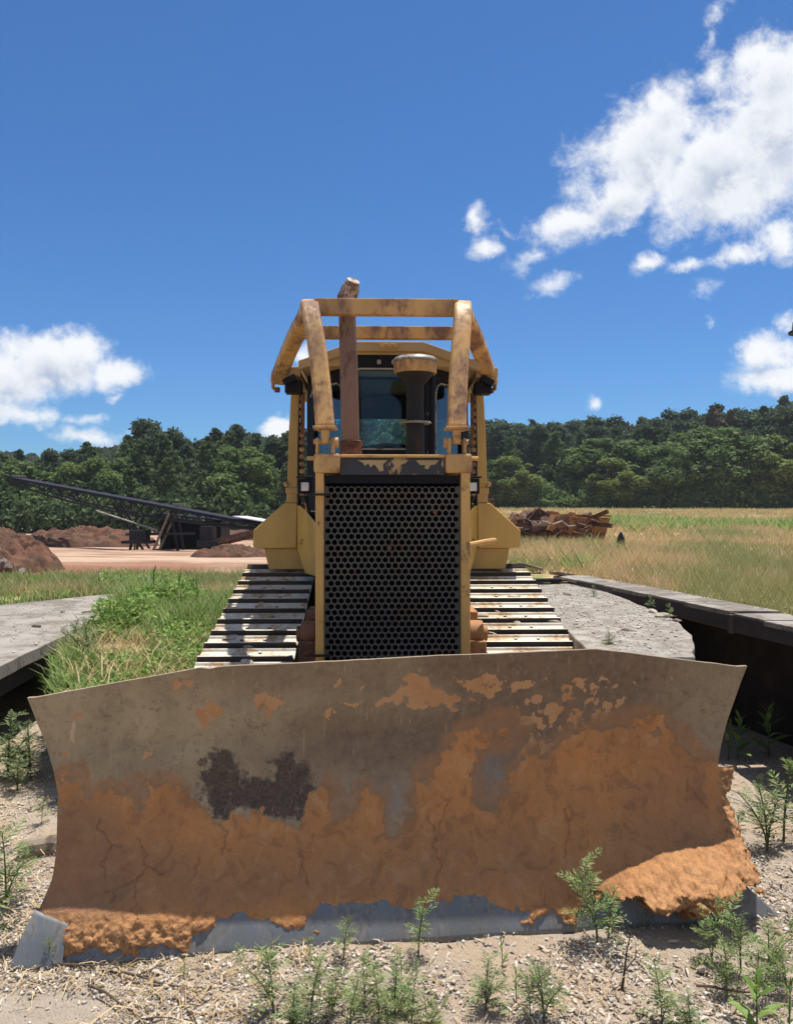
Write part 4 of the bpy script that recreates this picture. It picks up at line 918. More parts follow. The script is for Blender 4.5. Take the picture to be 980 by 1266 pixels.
# filler gables under the roof line
cb_.prism([(-.60, ZT), (.60, ZT), (.235, 2.80), (-.235, 2.80)], 1.56, 2.48)
cab = cb_.obj('cab', M['black'], BD, .004)
pane(cor[0], cor[1], .06, .94, 2.14, 2.685, M['glass'], 'windshield')
pane(cor[1], cor[2], .16, .84, 2.02, 2.60, M['blue_glass'], 'side_window')
pane(cor[5], cor[0], .16, .84, 2.02, 2.60, M['blue_glass'], 'side_window')
pane(cor[2], cor[3], .12, .80, 1.64, 2.60, M['glass'], 'door_window')
pane(cor[4], cor[5], .20, .88, 1.64, 2.60, M['glass'], 'door_window')
pane(cor[3], cor[4], .10, .90, 2.10, 2.50, M['teal_glass'], 'rear_window')
# pale window seal with rounded corners
def rrect(x0, x1, z0, z1, r, y):
    pts = []
    for cx, cz, a0 in ((x1 - r, z1 - r, 0), (x0 + r, z1 - r, 90), (x0 + r, z0 + r, 180), (x1 - r, z0 + r, 270)):
        for k in range(7): a = R(a0 + 15 * k); pts.append((cx + r * math.cos(a), y, cz + r * math.sin(a)))
    return pts + [pts[0]]
g = MB(); g.tube(rrect(-.243, .243, 2.135, 2.69, .05, YF - .008), .007, 6, cap=False); g.obj('window_seal', M['gray'], cab)
# corner fillers so the opening reads rounded
for sx in (-1, 1):
    g = MB(); p0 = Vector((sx * .27, YF, 0)); p1 = Vector((sx * .60, 1.55, 0)); d = p1 - p0
    def fp(t, z, o_=.006): n_ = Vector((d.y * sx, -d.x * sx, 0)).normalized() * o_; q = p0 + d * t + n_; return (q.x, q.y, z)
    tt = [(.16, 2.04), (.16, 2.52), (.20, 2.585), (.28, 2.61), (.84, 2.61), (.90, 2.55)]
    g.tube([fp(a, z) for a, z in tt], .006, 6); g.obj('window_seal', M['gray'], cab)
# wiper, spray nozzles
g = MB(); g.tube([(.045, YF - .03, 2.74), (.17, YF - .035, 2.46)], .008, 6); g.tube([(.12, YF - .03, 2.58), (.23, YF - .03, 2.33)], .006, 6); g.obj('wiper', M['black'], cab)
for x_ in (-.07, .03):
    g = MB(); g.lathe([(.010, 0), (.016, .015), (.01, .03)], (x_, YF - .02, 2.72), 10); g.obj('lamp_nozzle', M['gray'], cab)
g = MB(); g.bx(.245, .30, YF - .10, YF - .06, 2.12, 2.36); g.obj('side_mirror', M['black'], cab, .01)
g = MB(); g.tube([(.25, YF - .08, 2.10), (.30, YF - .08, 2.13), (.312, YF - .08, 2.34), (.26, YF - .08, 2.375)], .006, 6); g.obj('mirror_frame', M['gray'], cab)
# interior: seat and console
g = MB(); g.bx(-.22, .2, 1.85, 1.97, 1.75, 2.22); g.bx(-.23, .21, 1.45, 1.9, 1.62, 1.76); g.obj('seat', M['black'], cab, .03)
g = MB(); g.bx(-.3, .3, 1.2, 1.34, 1.62, 2.05); g.lathe([(.17, 0), (.15, .05), (.03, .07)], (0, 1.27, 2.12), 18); g.obj('dash', M['black'], cab, .02)
# roof
g = MB(); top = [(-.62, 2.735), (-.235, 2.868), (.235, 2.868), (.62, 2.735), (.62, 2.672), (.235, 2.803), (-.235, 2.803), (-.62, 2.672)]
g.prism(top, 1.04, 1.10); g.prism([(-.62, 2.735), (-.235, 2.866), (.235, 2.866), (.62, 2.735), (.62, 2.71), (-.62, 2.71)], 1.101, 2.6)
rf = g.obj('roof', M['roofm'], BD, .006)
for s_ in (-1, 1):
    g = MB(); g.bx(min(s_ * .625, s_ * .78), max(s_ * .625, s_ * .78), 1.25, 2.6, 2.66, 2.735); g.obj('roof_wing', M['roofm'], rf, .012)
g = MB(); g.bx(-.065, .06, 1.025, 1.039, 2.815, 2.852); g.obj('hinge', M['roofm'], rf, .004)
for x_ in (-.05, 0, .045):
    g = MB(); g.tube([(x_, 1.024, 2.835), (x_, 1.0, 2.835)], .014, 8); g.obj('bolt', M['yellow'], rf)
for s_ in (-1, 1):
    # work lamp cluster under each roof corner
    g = MB(); g.bx(min(s_ * .62, s_ * .74), max(s_ * .62, s_ * .74), 1.28, 1.40, 2.55, 2.64); g.tube([(s_ * .66, 1.3, 2.66), (s_ * .72, 1.27, 2.61)], .02, 8)
    g.box((s_ * .70, 1.24, 2.635), (.10, .05, .045), Matrix.Rotation(s_ * .5, 3, 'Y')); wl = g.obj('work_lamp', M['black'], BD, .01)
    # overhead guard posts
    def q(h, y, z): return (s_ * h, y, z)
    g = MB(); g.bar([q(.735, 1.82, 1.88), q(.722, 1.80, 2.3), q(.700, 1.78, 2.66)], .078, .10, side=(1, 0, 0)); rp = g.obj('guard_post', M['tank'], BD, .006)
    g = MB(); g.box(q(.736, 1.82, 1.865), (.10, .13, .05)); g.box(q(.736, 1.82, 1.81), (.085, .11, .08)); g.obj('post_collar', M['yellow'], rp, .008)
    g = MB(); g.tube([q(.775, 1.76, 1.90), q(.79, 1.755, 1.93)], .018, 8); g.obj('bolt', M['yellow'], rp)
    # dark perforated strip and hoses between post and cab
    g = MB(); g.bar([q(.645, 1.62, 1.8), q(.638, 1.6, 2.6)], .03, .02); st = g.obj('hinge_strip', M['rust'], BD)
    for k in range(14):
        g = MB(); z_ = 1.84 + k * .055; g.box(q(.646, 1.605, z_), (.036, .014, .03)); g.obj('hinge_knuckle', M['sweepm'], st, .003)
    g = MB(); g.tube([q(.675, 1.7, 1.75), q(.672, 1.68, 2.2), q(.66, 1.66, 2.62)], .014, 8); g.obj('hose', M['black'], BD)
    # headlight
    g = MB(); hx = .545 if s_ < 0 else .53; g.box((s_ * hx, .72, 1.865), (.085, .07, .095)); g.bx(s_ * hx - .055, s_ * hx + .055, .675, .76, 1.918, 1.93)
    g.tube([(s_ * hx, .74, 1.80), (s_ * (hx - .02), .76, 1.70), (s_ * .38, .8, 1.68)], .014, 8); hl = g.obj('headlight', M['black'], BD, .008)
    g = MB(); g.box((s_ * hx, .683, 1.862), (.05, .008, .055)); g.obj('lens', M['white'], hl, .004)
    # fender tank: faceted front
    P = [(s_ * .695, 1.77), (s_ * .795, 1.77), (s_ * 1.03, 1.56), (s_ * 1.035, 1.435), (s_ * 1.02, 1.42), (s_ * .70, 1.42)]
    g = MB(); g.prism(P, 1.75, 2.75); tk = g.obj('fender_tank', M['tank'], BD, .008)
    g = MB(); g.prism([(s_ * .50, 1.255), (s_ * .92, 1.255), (s_ * .955, 1.418), (s_ * .62, 1.418)], 1.80, 2.7); g.obj('lower_box', M['tank'], tk, .006)
    # inner sloping panel between hood and tank
    A = [q(.694, 1.75, 1.77), q(.694, 1.75, 1.42), q(.60, 1.55, 1.24), q(.41, .95, 1.24), q(.41, .95, 1.52), q(.60, 1.5, 1.70)]
    B = [q(.70, 1.79, 1.77), q(.70, 1.79, 1.42), q(.62, 1.6, 1.24), q(.40, 1.0, 1.24), q(.40, 1.0, 1.52), q(.62, 1.55, 1.70)]
    n = 6; g = MB(); g.add(A + B, [(0, 1, 2, 5), (2, 3, 4, 5), (6, 11, 8, 7), (8, 11, 10, 9)] + [(i, (i + 1) % n, (i + 1) % n + n, i + n) for i in range(n)])
    ip = g.obj('side_panel', M['tank'], tk)
    for (h, y, z) in ((.655, 1.66, 1.49), (.67, 1.69, 1.46), (.5, 1.2, 1.3)):
        g = MB(); g.box(q(h, y - .02, z), (.016, .03, .012)); g.obj('bolt', M['yellow'], tk)
# rear: fuel tank block and hitch behind
g = MB(); g.bx(-.66, .66, 2.62, 3.05, 1.1, 1.9); g.obj('rear_tank', M['yellow'], BD, .03)

# ------------------------------------------------------------------ vegetation builders
def blades(name, P, H, Wd, lean, mat, two=True, kind='stuff', label=None, cat=None):
    n = len(P); a = RNG.random(n) * 6.283; la = RNG.random(n) * 6.283
    dx, dy = np.cos(a) * Wd / 2, np.sin(a) * Wd / 2; lx, ly = np.cos(la) * H * lean, np.sin(la) * H * lean
    B0 = P + np.stack([-dx, -dy, np.zeros(n) - .01], 1); B1 = P + np.stack([dx, dy, np.zeros(n) - .01], 1)
    if two:
        mid = P + np.stack([lx * .35, ly * .35, H * .6], 1); m0 = mid + np.stack([-dx, -dy, 0 * dx], 1) * .8; m1 = mid + np.stack([dx, dy, 0 * dx], 1) * .8
        t = P + np.stack([lx, ly, H], 1)
        V = np.stack([B0, B1, m1, m0, t], 1).reshape(-1, 3); b = np.arange(n)[:, None] * 5
        F = np.concatenate([b + [0, 1, 2], b + [0, 2, 3], b + [3, 2, 4]], 0)
    else:
        t = P + np.stack([lx, ly, H], 1); V = np.stack([B0, B1, t], 1).reshape(-1, 3); F = np.arange(n)[:, None] * 3 + [0, 1, 2]
    o = link(name, np_mesh(name, V, F), None, mat); return tag(o, label, cat, kind=kind)
def scatter(n, f):
    out = []; tot_ = 0
    while tot_ < n:
        p = f(n); out.append(p); tot_ += len(p)
    return np.concatenate(out)[:n]

# field grass, size growing and density falling with distance
def field_pts(n):
    y = np.exp(RNG.uniform(math.log(5.0), math.log(92), n)); x = RNG.uniform(-.12, .62, n) * y
    k = (sdf(x, y, UPPOLY) > 0.02) | ((x > edge_x(y) + .33) & (y < 8.9) & (x < edge_x(y) + 1.5))
    k &= ~((x < 2.0) & (y < 9.3)) & (x > edge_x(y) + .3) | ((y > 9.6) & (x > -.1 * y))
    k &= (y > 9) | (x > edge_x(y) + .33)
    p = np.stack([x, y], 1)[k]; return p
p = scatter(130000, field_pts); z = T(p[:, 0], p[:, 1]); yy = p[:, 1]
dens = fbm(p[:, 0] * .35, p[:, 1] * .35, 4) + .5
H = (0.05 + 0.15 * RNG.random(len(p)) ** 1.5 * (0.4 + dens)) * (1 + .006 * yy); Wd = 0.005 + 0.0009 * yy
blades('field_grass', np.column_stack([p, z]), H, Wd, .8, M['field_grass'], False)
def back_pts(n):
    x = RNG.uniform(-9, -1.3, n); y = RNG.uniform(8.6, 14.2, n); k = (x > -.56 * y) & (sdf(x, y, DECKP) < -.05) & (sdf(x, y, UPPOLY) > 0) & (fbm(x * .7 + 9, y * .9, 4) > -.12); return np.stack([x, y], 1)[k]
p = scatter(15000, back_pts); blades('dry_back_grass', np.column_stack([p, T(p[:, 0], p[:, 1])]), .05 + .16 * RNG.random(len(p)), .012 + .008 * RNG.random(len(p)), .8, M['field_grass'], False)
def fw_pts(n):
    p = field_pts(n); c = fbm(p[:, 0] * .22 + 31, p[:, 1] * .16, 5); return p[(c + .6 * fbm(p[:, 0] * .9, p[:, 1] * .7 + 8, 3) > .24) & (p[:, 1] > 7) & (p[:, 1] < 34)]
p = scatter(11000, fw_pts); y_ = p[:, 1]
blades('field_weeds', np.column_stack([p, T(p[:, 0], p[:, 1])]), (.05 + .26 * RNG.random(len(p))) * (1 + .004 * y_), .014 + .0020 * y_, .9, M['green_grass'], False)
# lush left grass
def lush_pts(n):
    x = RNG.uniform(-9, -1.28, n); y = RNG.uniform(4.7, 13.6, n)
    k = (sdf(x, y, UPPOLY) > 0.0) & ((x > -2.42 - .12 * (y - 5.8)) | (y > 8.6)) & (x > -.56 * y) & (sdf(x, y, [(-2.55, 4.2), (-2.75, 5.6), (-3.0, 8.3), (-3.62, 10.75), (-4.62, 9.2), (-7.2, 4.2)]) < .0)
    dn = fbm(x * .8, y * .8, 4) + .5; bare = np.exp(-(((x + 2.0) / .5) ** 2 + ((y - 6.0) / .7) ** 2)) * .6
    k &= RNG.random(n) < (np.clip(dn * 1.5, .15, 1) - bare) * (1 - .86 * sstep(8.6, 9.6, y)); return np.stack([x, y], 1)[k]
p = scatter(72000, lush_pts); z = T(p[:, 0], p[:, 1])
dn = fbm(p[:, 0] * .8, p[:, 1] * .8, 4) + .5
dn2 = np.clip(fbm(p[:, 0] * 2.2 + 3, p[:, 1] * 2.2, 4) + .5, 0, 1)
H = (.05 + .40 * RNG.random(len(p)) ** 1.4 * dn * dn2 * (1 - .55 * sstep(8.8, 11, p[:, 1]))) * RNG.uniform(.5, 1.5, len(p))
H = H * (.45 + .55 * sstep(5.3, 6.3, p[:, 1]) * np.where(p[:, 1] < 8, sstep(-2.9, -2.3, p[:, 0]), 1))
blades('green_grass', np.column_stack([p, z]), H, .006 + .0006 * p[:, 1] + .006 * RNG.random(len(p)), .5, M['green_grass'], True)
# leafy growth mixed into the grass (many small leaves in clumps)
lp = scatter(60000, lush_pts); cl = fbm(lp[:, 0] * 1.6 + 11, lp[:, 1] * 1.6, 4); kk = (cl > -.10) & (lp[:, 1] < 11.5) & (lp[:, 0] > -4.2); lp = lp[kk]; cl = cl[kk]
def small_leaves(C, size, rng):
    n = len(C); t = rng.normal(size=(n, 3)); t[:, 2] = np.abs(t[:, 2]) * .8; t /= np.linalg.norm(t, axis=1, keepdims=True); b_ = np.cross(t, rng.normal(size=(n, 3))); b_ /= np.linalg.norm(b_, axis=1, keepdims=True) + 1e-9
    sz = size * rng.uniform(.5, 1.5, n); t = t * sz[:, None]; b_ = b_ * (sz * .28)[:, None]
    return np.stack([C - t, C - b_, C + t, C + b_], 1).reshape(-1, 3), np.arange(n)[:, None] * 4 + [0, 1, 2, 3]
edge_h = .35 + .65 * sstep(5.6, 6.8, lp[:, 1])
Vl, Fl = small_leaves(np.column_stack([lp, T(lp[:, 0], lp[:, 1]) + (.02 + .62 * np.clip(cl + .12, 0, .5) * RNG.random(len(lp)) ** .7) * edge_h]), .030, RNG)
tag(link('leafy_growth', np_mesh('leafy_growth', Vl, Fl), None, M['leafy']), kind='stuff')
# tufts at slab edges, dry straw mixed in on the bank
def straw_pts(n):
    x = RNG.uniform(-3.0, -1.28, n); y = RNG.uniform(4.9, 9, n); k = (RNG.random(n) < np.exp(-((y - 5.9) / 1.3) ** 2) + .08) & (sdf(x, y, UPPOLY) > 0) & (sdf(x, y, [(-2.55, 4.2), (-2.75, 5.6), (-3.0, 8.3), (-3.62, 10.75), (-4.62, 9.2), (-7.2, 4.2)]) < 0); return np.stack([x, y], 1)[k]
p = scatter(1300, straw_pts); blades('dry_grass', np.column_stack([p, T(p[:, 0], p[:, 1])]), .05 + .14 * RNG.random(len(p)), .006 + .004 * RNG.random(len(p)), 1.3, M['straw'], True)

# strands hanging over the broken earth edges
ep = []
for (x0, y0), (x1, y1) in zip(BOUND[3:9], BOUND[4:10]):
    m_ = int(900 * math.hypot(x1 - x0, y1 - y0)); t = RNG.random(m_); ep.append(np.stack([x0 + (x1 - x0) * t, y0 + (y1 - y0) * t], 1) + RNG.normal(0, .04, (m_, 2)))
p = np.concatenate(ep); z = T(p[:, 0], p[:, 1]) - RNG.random(len(p)) ** 2 * .4
blades('hanging_grass', np.column_stack([p, z]), .04 + .09 * RNG.random(len(p)), .007 + .005 * RNG.random(len(p)), 1.1, M['green_grass'], True)
# litter on the foreground
def litter(name, n, f, L0, L1, W0, W1, mat, flat=.35, z0=0.0):
    p = scatter(n, f); n = len(p); L = L0 + (L1 - L0) * RNG.random(n) ** 2.5; w = (W0 + (W1 - W0) * RNG.random(n) ** 2)
    a = RNG.random(n) * 6.283; t = np.stack([np.cos(a), np.sin(a), RNG.normal(0, flat, n)], 1); s = np.stack([-np.sin(a), np.cos(a), RNG.normal(0, flat, n)], 1)
    z = lowz(p[:, 0], p[:, 1]) + .002 + .012 * RNG.random(n) + z0; c = np.column_stack([p, z]); bend = np.zeros((n, 3)); bend[:, 2] = L * RNG.uniform(-.05, .25, n)
    t = t * (L / 2)[:, None]; s = s * (w / 2)[:, None]
    V = np.stack([c - t - s * .6, c - t + s * .6, c + bend + s, c + bend - s, c + t + s * .5, c + t - s * .5], 1).reshape(-1, 3)
    b = np.arange(n)[:, None] * 6; F = np.concatenate([b + [0, 1, 2, 3], b + [3, 2, 4, 5]], 0)
    return tag(link(name, np_mesh(name, V, F), None, mat), kind='stuff')
def near_pts(n):
    y = RNG.uniform(2.3, 6.4, n) ** 1.0; x = RNG.uniform(-.62, .62, n) * y
    k = (dprof(np.zeros(n)) + YAW * x - y > .0) | (x < -1.35) | (x > 1.45)
    k &= (sdf(x, y, UPPOLY) < 0); k &= RNG.random(n) < np.clip(.5 + 1.8 * fbm(x * 2.6 + 4, y * 2.6, 5), .06, 1) * np.clip(3.6 / y, .3, 1) ** 1.5
    return np.stack([x, y], 1)[k]
litter('dry_leaf_litter', 8000, near_pts, .010, .06, .003, .014, M['chips'])
litter('fine_litter', 18000, near_pts, .004, .02, .002, .006, M['chips'])
litter('straw_litter', 2200, lambda n: (lambda q: q[(q[:, 0] < -.3) | (RNG.random(len(q)) < .12)])(near_pts(n)), .04, .20, .002, .005, M['straw'], .25)
# gravel: small tetra-like stones
def pebbles(name, n, f, r0, r1, zf, mat):
    p = scatter(n, f); n = len(p); r = r0 + (r1 - r0) * RNG.random(n) ** 4
    oct_ = np.array([(1, 0, 0), (0, 1, 0), (-1, 0, 0), (0, -1, 0), (0, 0, .7), (0, 0, -.7)]); a = RNG.random(n) * 6.28
    V = oct_[None] * r[:, None, None] * RNG.uniform(.6, 1.3, (n, 6, 1)); c, s = np.cos(a)[:, None], np.sin(a)[:, None]
    V = np.stack([V[..., 0] * c - V[..., 1] * s, V[..., 0] * s + V[..., 1] * c, V[..., 2]], -1)
    V[..., 0] += p[:, None, 0]; V[..., 1] += p[:, None, 1]; V[..., 2] += (zf(p[:, 0], p[:, 1]) + r * .25)[:, None]
    F = np.array([(0, 1, 4), (1, 2, 4), (2, 3, 4), (3, 0, 4), (1, 0, 5), (2, 1, 5), (3, 2, 5), (0, 3, 5)]); F = (np.arange(n)[:, None, None] * 6 + F[None]).reshape(-1, 3)
    return tag(link(name, np_mesh(name, V.reshape(-1, 3), F), None, mat), kind='stuff')
pebbles('gravel', 26000, near_pts, .002, .013, lowz, M['gravel'])
SLABP = [(1.1, 4.2), (1.5, 4.25), (1.75, 4.95), (1.9, 5.6), (1.93, 6.4), (1.93, 7.3), (2.0, 8.85), (1.3, 8.85), (1.15, 6)]
def slab_pts(n):
    x = RNG.uniform(1.15, 2.1, n); y = RNG.uniform(4.1, 8.9, n); k = sdf(x, y, SLABP) > 0; return np.stack([x, y], 1)[k]
pebbles('slab_grit', 2600, slab_pts, .002, .013, lambda x, y: .950 + 0 * x, M['gravel'])
DKP = [(-2.6, 4.3), (-2.8, 5.6), (-3.05, 8.3), (-3.6, 10.6), (-4.6, 9.1), (-6.9, 4.3)]
def dk_pts(n):
    x = RNG.uniform(-7, -2.5, n); y = RNG.uniform(4.2, 10.8, n); return np.stack([x, y], 1)[sdf(x, y, DKP) > 0]
pebbles('deck_grit', 1500, dk_pts, .003, .016, lambda x, y: .630 + 0 * x, M['gravel'])

# weeds
def frond_mesh(L, pairs, ll, lw, droop, rng, ang=55):
    """pinnate leaf pointing +x; returns V,F quads (diamonds)"""
    V = []; F = []
    for k in range(pairs):
        t = (k + .6) / pairs; x = L * t; z = L * .28 * t - droop * L * t * t; sc = math.sin(math.pi * min(1, .25 + t * .72)) 
        for s_ in (-1, 1):
            a = R(ang + rng.uniform(-12, 12)) ; l = ll * sc * rng.uniform(.8, 1.2); dx, dy = math.cos(a) * l, math.sin(a) * l * s_; dz = rng.uniform(-.25, .2) * l
            nx, ny = -math.sin(a) * lw * s_ / 2 * -1, math.cos(a) * lw / 2
            b = len(V); V += [(x, 0, z), (x + dx * .45 + lw * .5, dy * .45 - s_ * lw * .35, z + dz * .4 + .0005), (x + dx, dy, z + dz), (x + dx * .45 - lw * .5, dy * .45 + s_ * lw * .35, z + dz * .6)]
            F.append((b, b + 1, b + 2, b + 3))
    return V, F
def weed(name, h, nf, kind, seed, leafmat):
    rng = random.Random(seed); root = bpy.data.objects.new(name, None); COL.objects.link(root)
    stem = MB(); leaf = MB(); lean = (rng.uniform(-.18, .18), rng.uniform(-.15, .1))
    nst = 1 if kind in ('sprig', 'broad', 'spike') else rng.randint(2, 4)
    for sidx in range(nst):
        a0 = rng.uniform(0, 6.28); sp = 0 if sidx == 0 else rng.uniform(.3, .7); hh = h * (1 if sidx == 0 else rng.uniform(.55, .9))
        lx, ly = lean[0] + sp * math.cos(a0), lean[1] + sp * math.sin(a0)
        sp_ = [Vector((lx * hh * t * t, ly * hh * t * t, hh * t)) for t in (0, .25, .5, .75, 1)]
        stem.tube(sp_, [.0035, .003, .0026, .002, .0012], 5)
        def at(t): i = min(int(t * 4), 3); f = t * 4 - i; return sp_[i].lerp(sp_[i + 1], f)
        if kind == 'broad' or kind == 'spike':
            n = nf
            for k in range(n):
                t = .12 + .86 * k / n; az = k * 2.4 + rng.uniform(-.3, .3); L = h * (.62 if kind == 'broad' else .5) * (1.15 - .6 * t) ; w = L * (.24 if kind == 'broad' else .13); el = R(25 + 45 * t) if kind == 'broad' else R(50 + 35 * t)
                p = at(t); u = Vector((math.cos(az) * math.cos(el), math.sin(az) * math.cos(el), math.sin(el))); sd = Vector((-math.sin(az), math.cos(az), 0)); up = sd.cross(u) * -1
                pts = []
                for q_, wq in ((0, .15), (.25, .8), (.5, 1), (.75, .65), (1, 0.02)):
                    c = p + u * L * q_ + Vector((0, 0, -L * .35 * q_ * q_)); pts += [c - sd * w / 2 * wq, c + up * -.0 - Vector((0, 0, w * .12 * wq)), c + sd * w / 2 * wq]
                fs = [(3 * i + j, 3 * i + j + 1, 3 * i + j + 4, 3 * i + j + 3) for i in range(4) for j in (0, 1)]; leaf.add(pts, fs)
        else:
            n = nf if sidx == 0 else int(nf * .7)
            for k in range(n):
                t = .22 + .78 * (k + .5) / n; az = k * 2.4 + rng.uniform(-.5, .5)
                L = h * (.46 if kind != 'sprig' else .5) * (1.15 - .55 * t) * rng.uniform(.55, 1.3); el = R(rng.uniform(-10, 45) + 35 * t)
                V, F = frond_mesh(L, 8, L * .38, L * .06, rng.uniform(.1, .7), rng)
                mt = Matrix.Translation(at(t)) @ Matrix.Rotation(az, 4, 'Z') @ Matrix.Rotation(-el + .25, 4, 'Y')
                leaf.add([mt @ Vector(v) for v in V], F)
                tip = mt @ Vector((L, 0, L * .05)); stem.tube([at(t), mt @ Vector((L * .5, 0, L * .08)), mt @ Vector((L * .95, 0, L * .0))], [.0014, .001, .0006], 3, cap=False)
    stem.obj('stem', M['stem'], root); leaf.obj('leaves', leafmat, root); return root
protos = {
    'feather': [weed('weed_plant', .25, 13, 'bush', s, M['frond']) for s in (1, 2, 3)],
    'grey': [weed('weed_plant', .2, 12, 'bush', s, M['grey_frond']) for s in (4, 5)],
    'sprig': [weed('weed_plant', .2, 13, 'sprig', s, M['frond']) for s in (6, 7)],
    'broad': [weed('weed_plant', .25, 13, 'broad', 8, M['broad'])],
    'spike': [weed('weed_plant', .2, 9, 'spike', 9, M['broad'])]}
used_p = set(); PH = {'feather': .25, 'grey': .2, 'sprig': .2, 'broad': .25, 'spike': .2}
def plant(kind, px, py, hpx, label, z=None, d=None, w=1.0):
    i = random.randrange(len(protos[kind])); src = protos[kind][i]
    if (kind, i) in used_p: o = copy_tree(src)
    else: o = src; used_p.add((kind, i))
    if d is None: d = 1700 / (py - 633); z = float(lowz(np.array((px - 490) / 1000 * d), np.array(d)))
    o.location = ((px - 490) / 1000 * d, d, z); s = 1.05 * hpx / 1000 * d / PH[kind]; o.scale = (s * w, s * w, s); o.rotation_euler = (0, 0, random.uniform(0, 6.28))
    o['label'] = label; o['category'] = 'weed'; o['group'] = 'weeds growing in the dry litter round the blade'
W_ = [('sprig', 517, 1188, 68, 'upright feathery sprout against the middle of the blade edge'),
      ('sprig', 425, 1193, 50, 'thin fresh sprout in front of the blade, left of the middle'),
      ('sprig', 384, 1192, 26, 'low tuft of narrow leaves touching the blade left of the thin sprout'),
      ('feather', 338, 1262, 74, 'leftmost of the feathery weeds along the bottom edge'),
      ('feather', 384, 1262, 70, 'feathery weed with a bare lower stem, second from the left at the bottom'),
      ('feather', 432, 1275, 62, 'left part of the thick green clump at the bottom middle'),
      ('feather', 468, 1268, 66, 'middle of the thick green clump at the bottom middle'),
      ('feather', 508, 1280, 70, 'right part of the thick green clump at the bottom middle'),
      ('feather', 410, 1258, 48, 'small weed filling the left edge of the thick bottom clump'), ('feather', 450, 1250, 54, 'weed at the back of the thick bottom clump'), ('grey', 488, 1254, 58, 'greyish weed at the back right of the thick bottom clump'),
      ('feather', 528, 1282, 50, 'low weed ending the thick bottom clump on the right'), ('grey', 362, 1278, 60, 'greyish weed low between the two bottom left weeds'), ('sprig', 655, 1262, 50, 'thin weed leaning on the slender grey-green one'),
      ('feather', 898, 1222, 60, 'low bushy weed in front of the largest one at the blade corner'), ('feather', 935, 1236, 66, 'bushy weed just behind the broad-leaved one'), ('sprig', 496, 1216, 32, 'short pale weed just above the thick bottom clump'),
      ('feather', 738, 1168, 92, 'tall bushy weed in front of the right half of the blade'),
      ('sprig', 752, 1160, 60, 'slim weed growing into the tall bushy weed by the blade'),
      ('spike', 621, 1202, 42, 'single spike of upright blades right of the middle sprout'),
      ('grey', 600, 1252, 60, 'grey-green low bush at the bottom right of the middle'),
      ('spike', 638, 1240, 44, 'small upright leafy shoot beside the grey-green bush'),
      ('grey', 672, 1268, 66, 'slender grey-green weed with spread fronds at the bottom edge'),
      ('feather', 818, 1270, 76, 'feathery weed on a dark stem at the bottom, left of the broad-leaved one'),
      ('grey', 852, 1274, 50, 'pale young weed at the bottom edge below the bare twig'),
      ('feather', 880, 1186, 62, 'left of the bushy weeds overgrowing the right blade corner'),
      ('feather', 915, 1196, 78, 'largest bushy weed overgrowing the right blade corner'),
      ('feather', 950, 1206, 66, 'bushy weed right of the largest one at the blade corner'),
      ('feather', 972, 1228, 58, 'bushy weed cut by the right edge below the blade corner'),
      ('broad', 935, 1276, 76, 'broad-leaved light green weed in the bottom right corner'),
      ('spike', 975, 1280, 70, 'tall leafy weed behind the broad-leaved one at the right edge'),
      ('spike', 798, 1152, 26, 'tiny sprig touching the blade edge at the right'),
      ('sprig', 62, 1192, 30, 'wispy weed in front of the left blade corner'),
      ('spike', 228, 1212, 30, 'short grass-like shoot left in the straw under the blade'),
      ('spike', 176, 1180, 20, 'very small shoot at the left part of the blade edge'),
      ('grey', 10, 960, 70, 'dense grey-green bush at the left edge below the deck'),
      ('grey', 38, 962, 66, 'dense grey-green bush between the deck void and the blade'),
      ('grey', 22, 975, 44, 'lower front bush of the pair below the left deck'),
      ('feather', 8, 1120, 92, 'tall thin weed on the straw at the left edge'),
      ('sprig', -2, 1180, 80, 'feathery weed half outside the left edge'),
      ('sprig', 52, 1020, 30, 'small grey sprig in the straw beside the left blade edge'),
      ('grey', 948, 1052, 80, 'tall weed with long leaves on pale ground right of the blade'),
      ('sprig', 968, 1040, 90, 'thin branching weed at the right edge by the shadow line'),
      ('sprig', 915, 1050, 40, 'small branching weed close to the right side of the blade'),
      ('broad', 912, 938, 50, 'leafy weed in the dark shade behind the right blade end'),
      ('broad', 950, 935, 60, 'leafy weed deep in the shade under the ledge'),
      ('spike', 900, 938, 46, 'upright weed at the shade edge touching the blade end')]
for a in W_: plant(*a)
# weeds on the bank and slab
for a in [('grey', 110, 835, 62, 'bushy weed hanging over the corner of the deck void', .5, 5.9), ('grey', 90, 815, 40, 'small weed on the deck corner', .6, 6.3),
          ('feather', 165, 800, 40, 'feathery weed amid the dry bank grass', .62, 7), ('spike', 225, 775, 60, 'tall broad-bladed weed rising from the lush bank grass', .62, 7.6), ('spike', 190, 760, 56, 'broad-bladed weed in the lush grass near the deck end', .62, 8.4),
          ('spike', 245, 760, 50, 'broad-bladed weed in the lush grass close to the left track', .62, 8), ('grey', 803, 752, 14, 'small weed beside stones on the grey slab', .95, 6.3), ('grey', 733, 735, 12, 'tiny weed where slab and ledge meet', .95, 7.2),
          ('sprig', 828, 760, 18, 'small weed under the beam joint', .95, 5.6), ('grey', 752, 800, 20, 'tuft of grass between slab and right track', .93, 4.6)]:
    plant(*a)
for k, ps in protos.items():
    for i, p_ in enumerate(ps):
        if (k, i) not in used_p:
            for c in list(p_.children): bpy.data.objects.remove(c)
            bpy.data.objects.remove(p_)

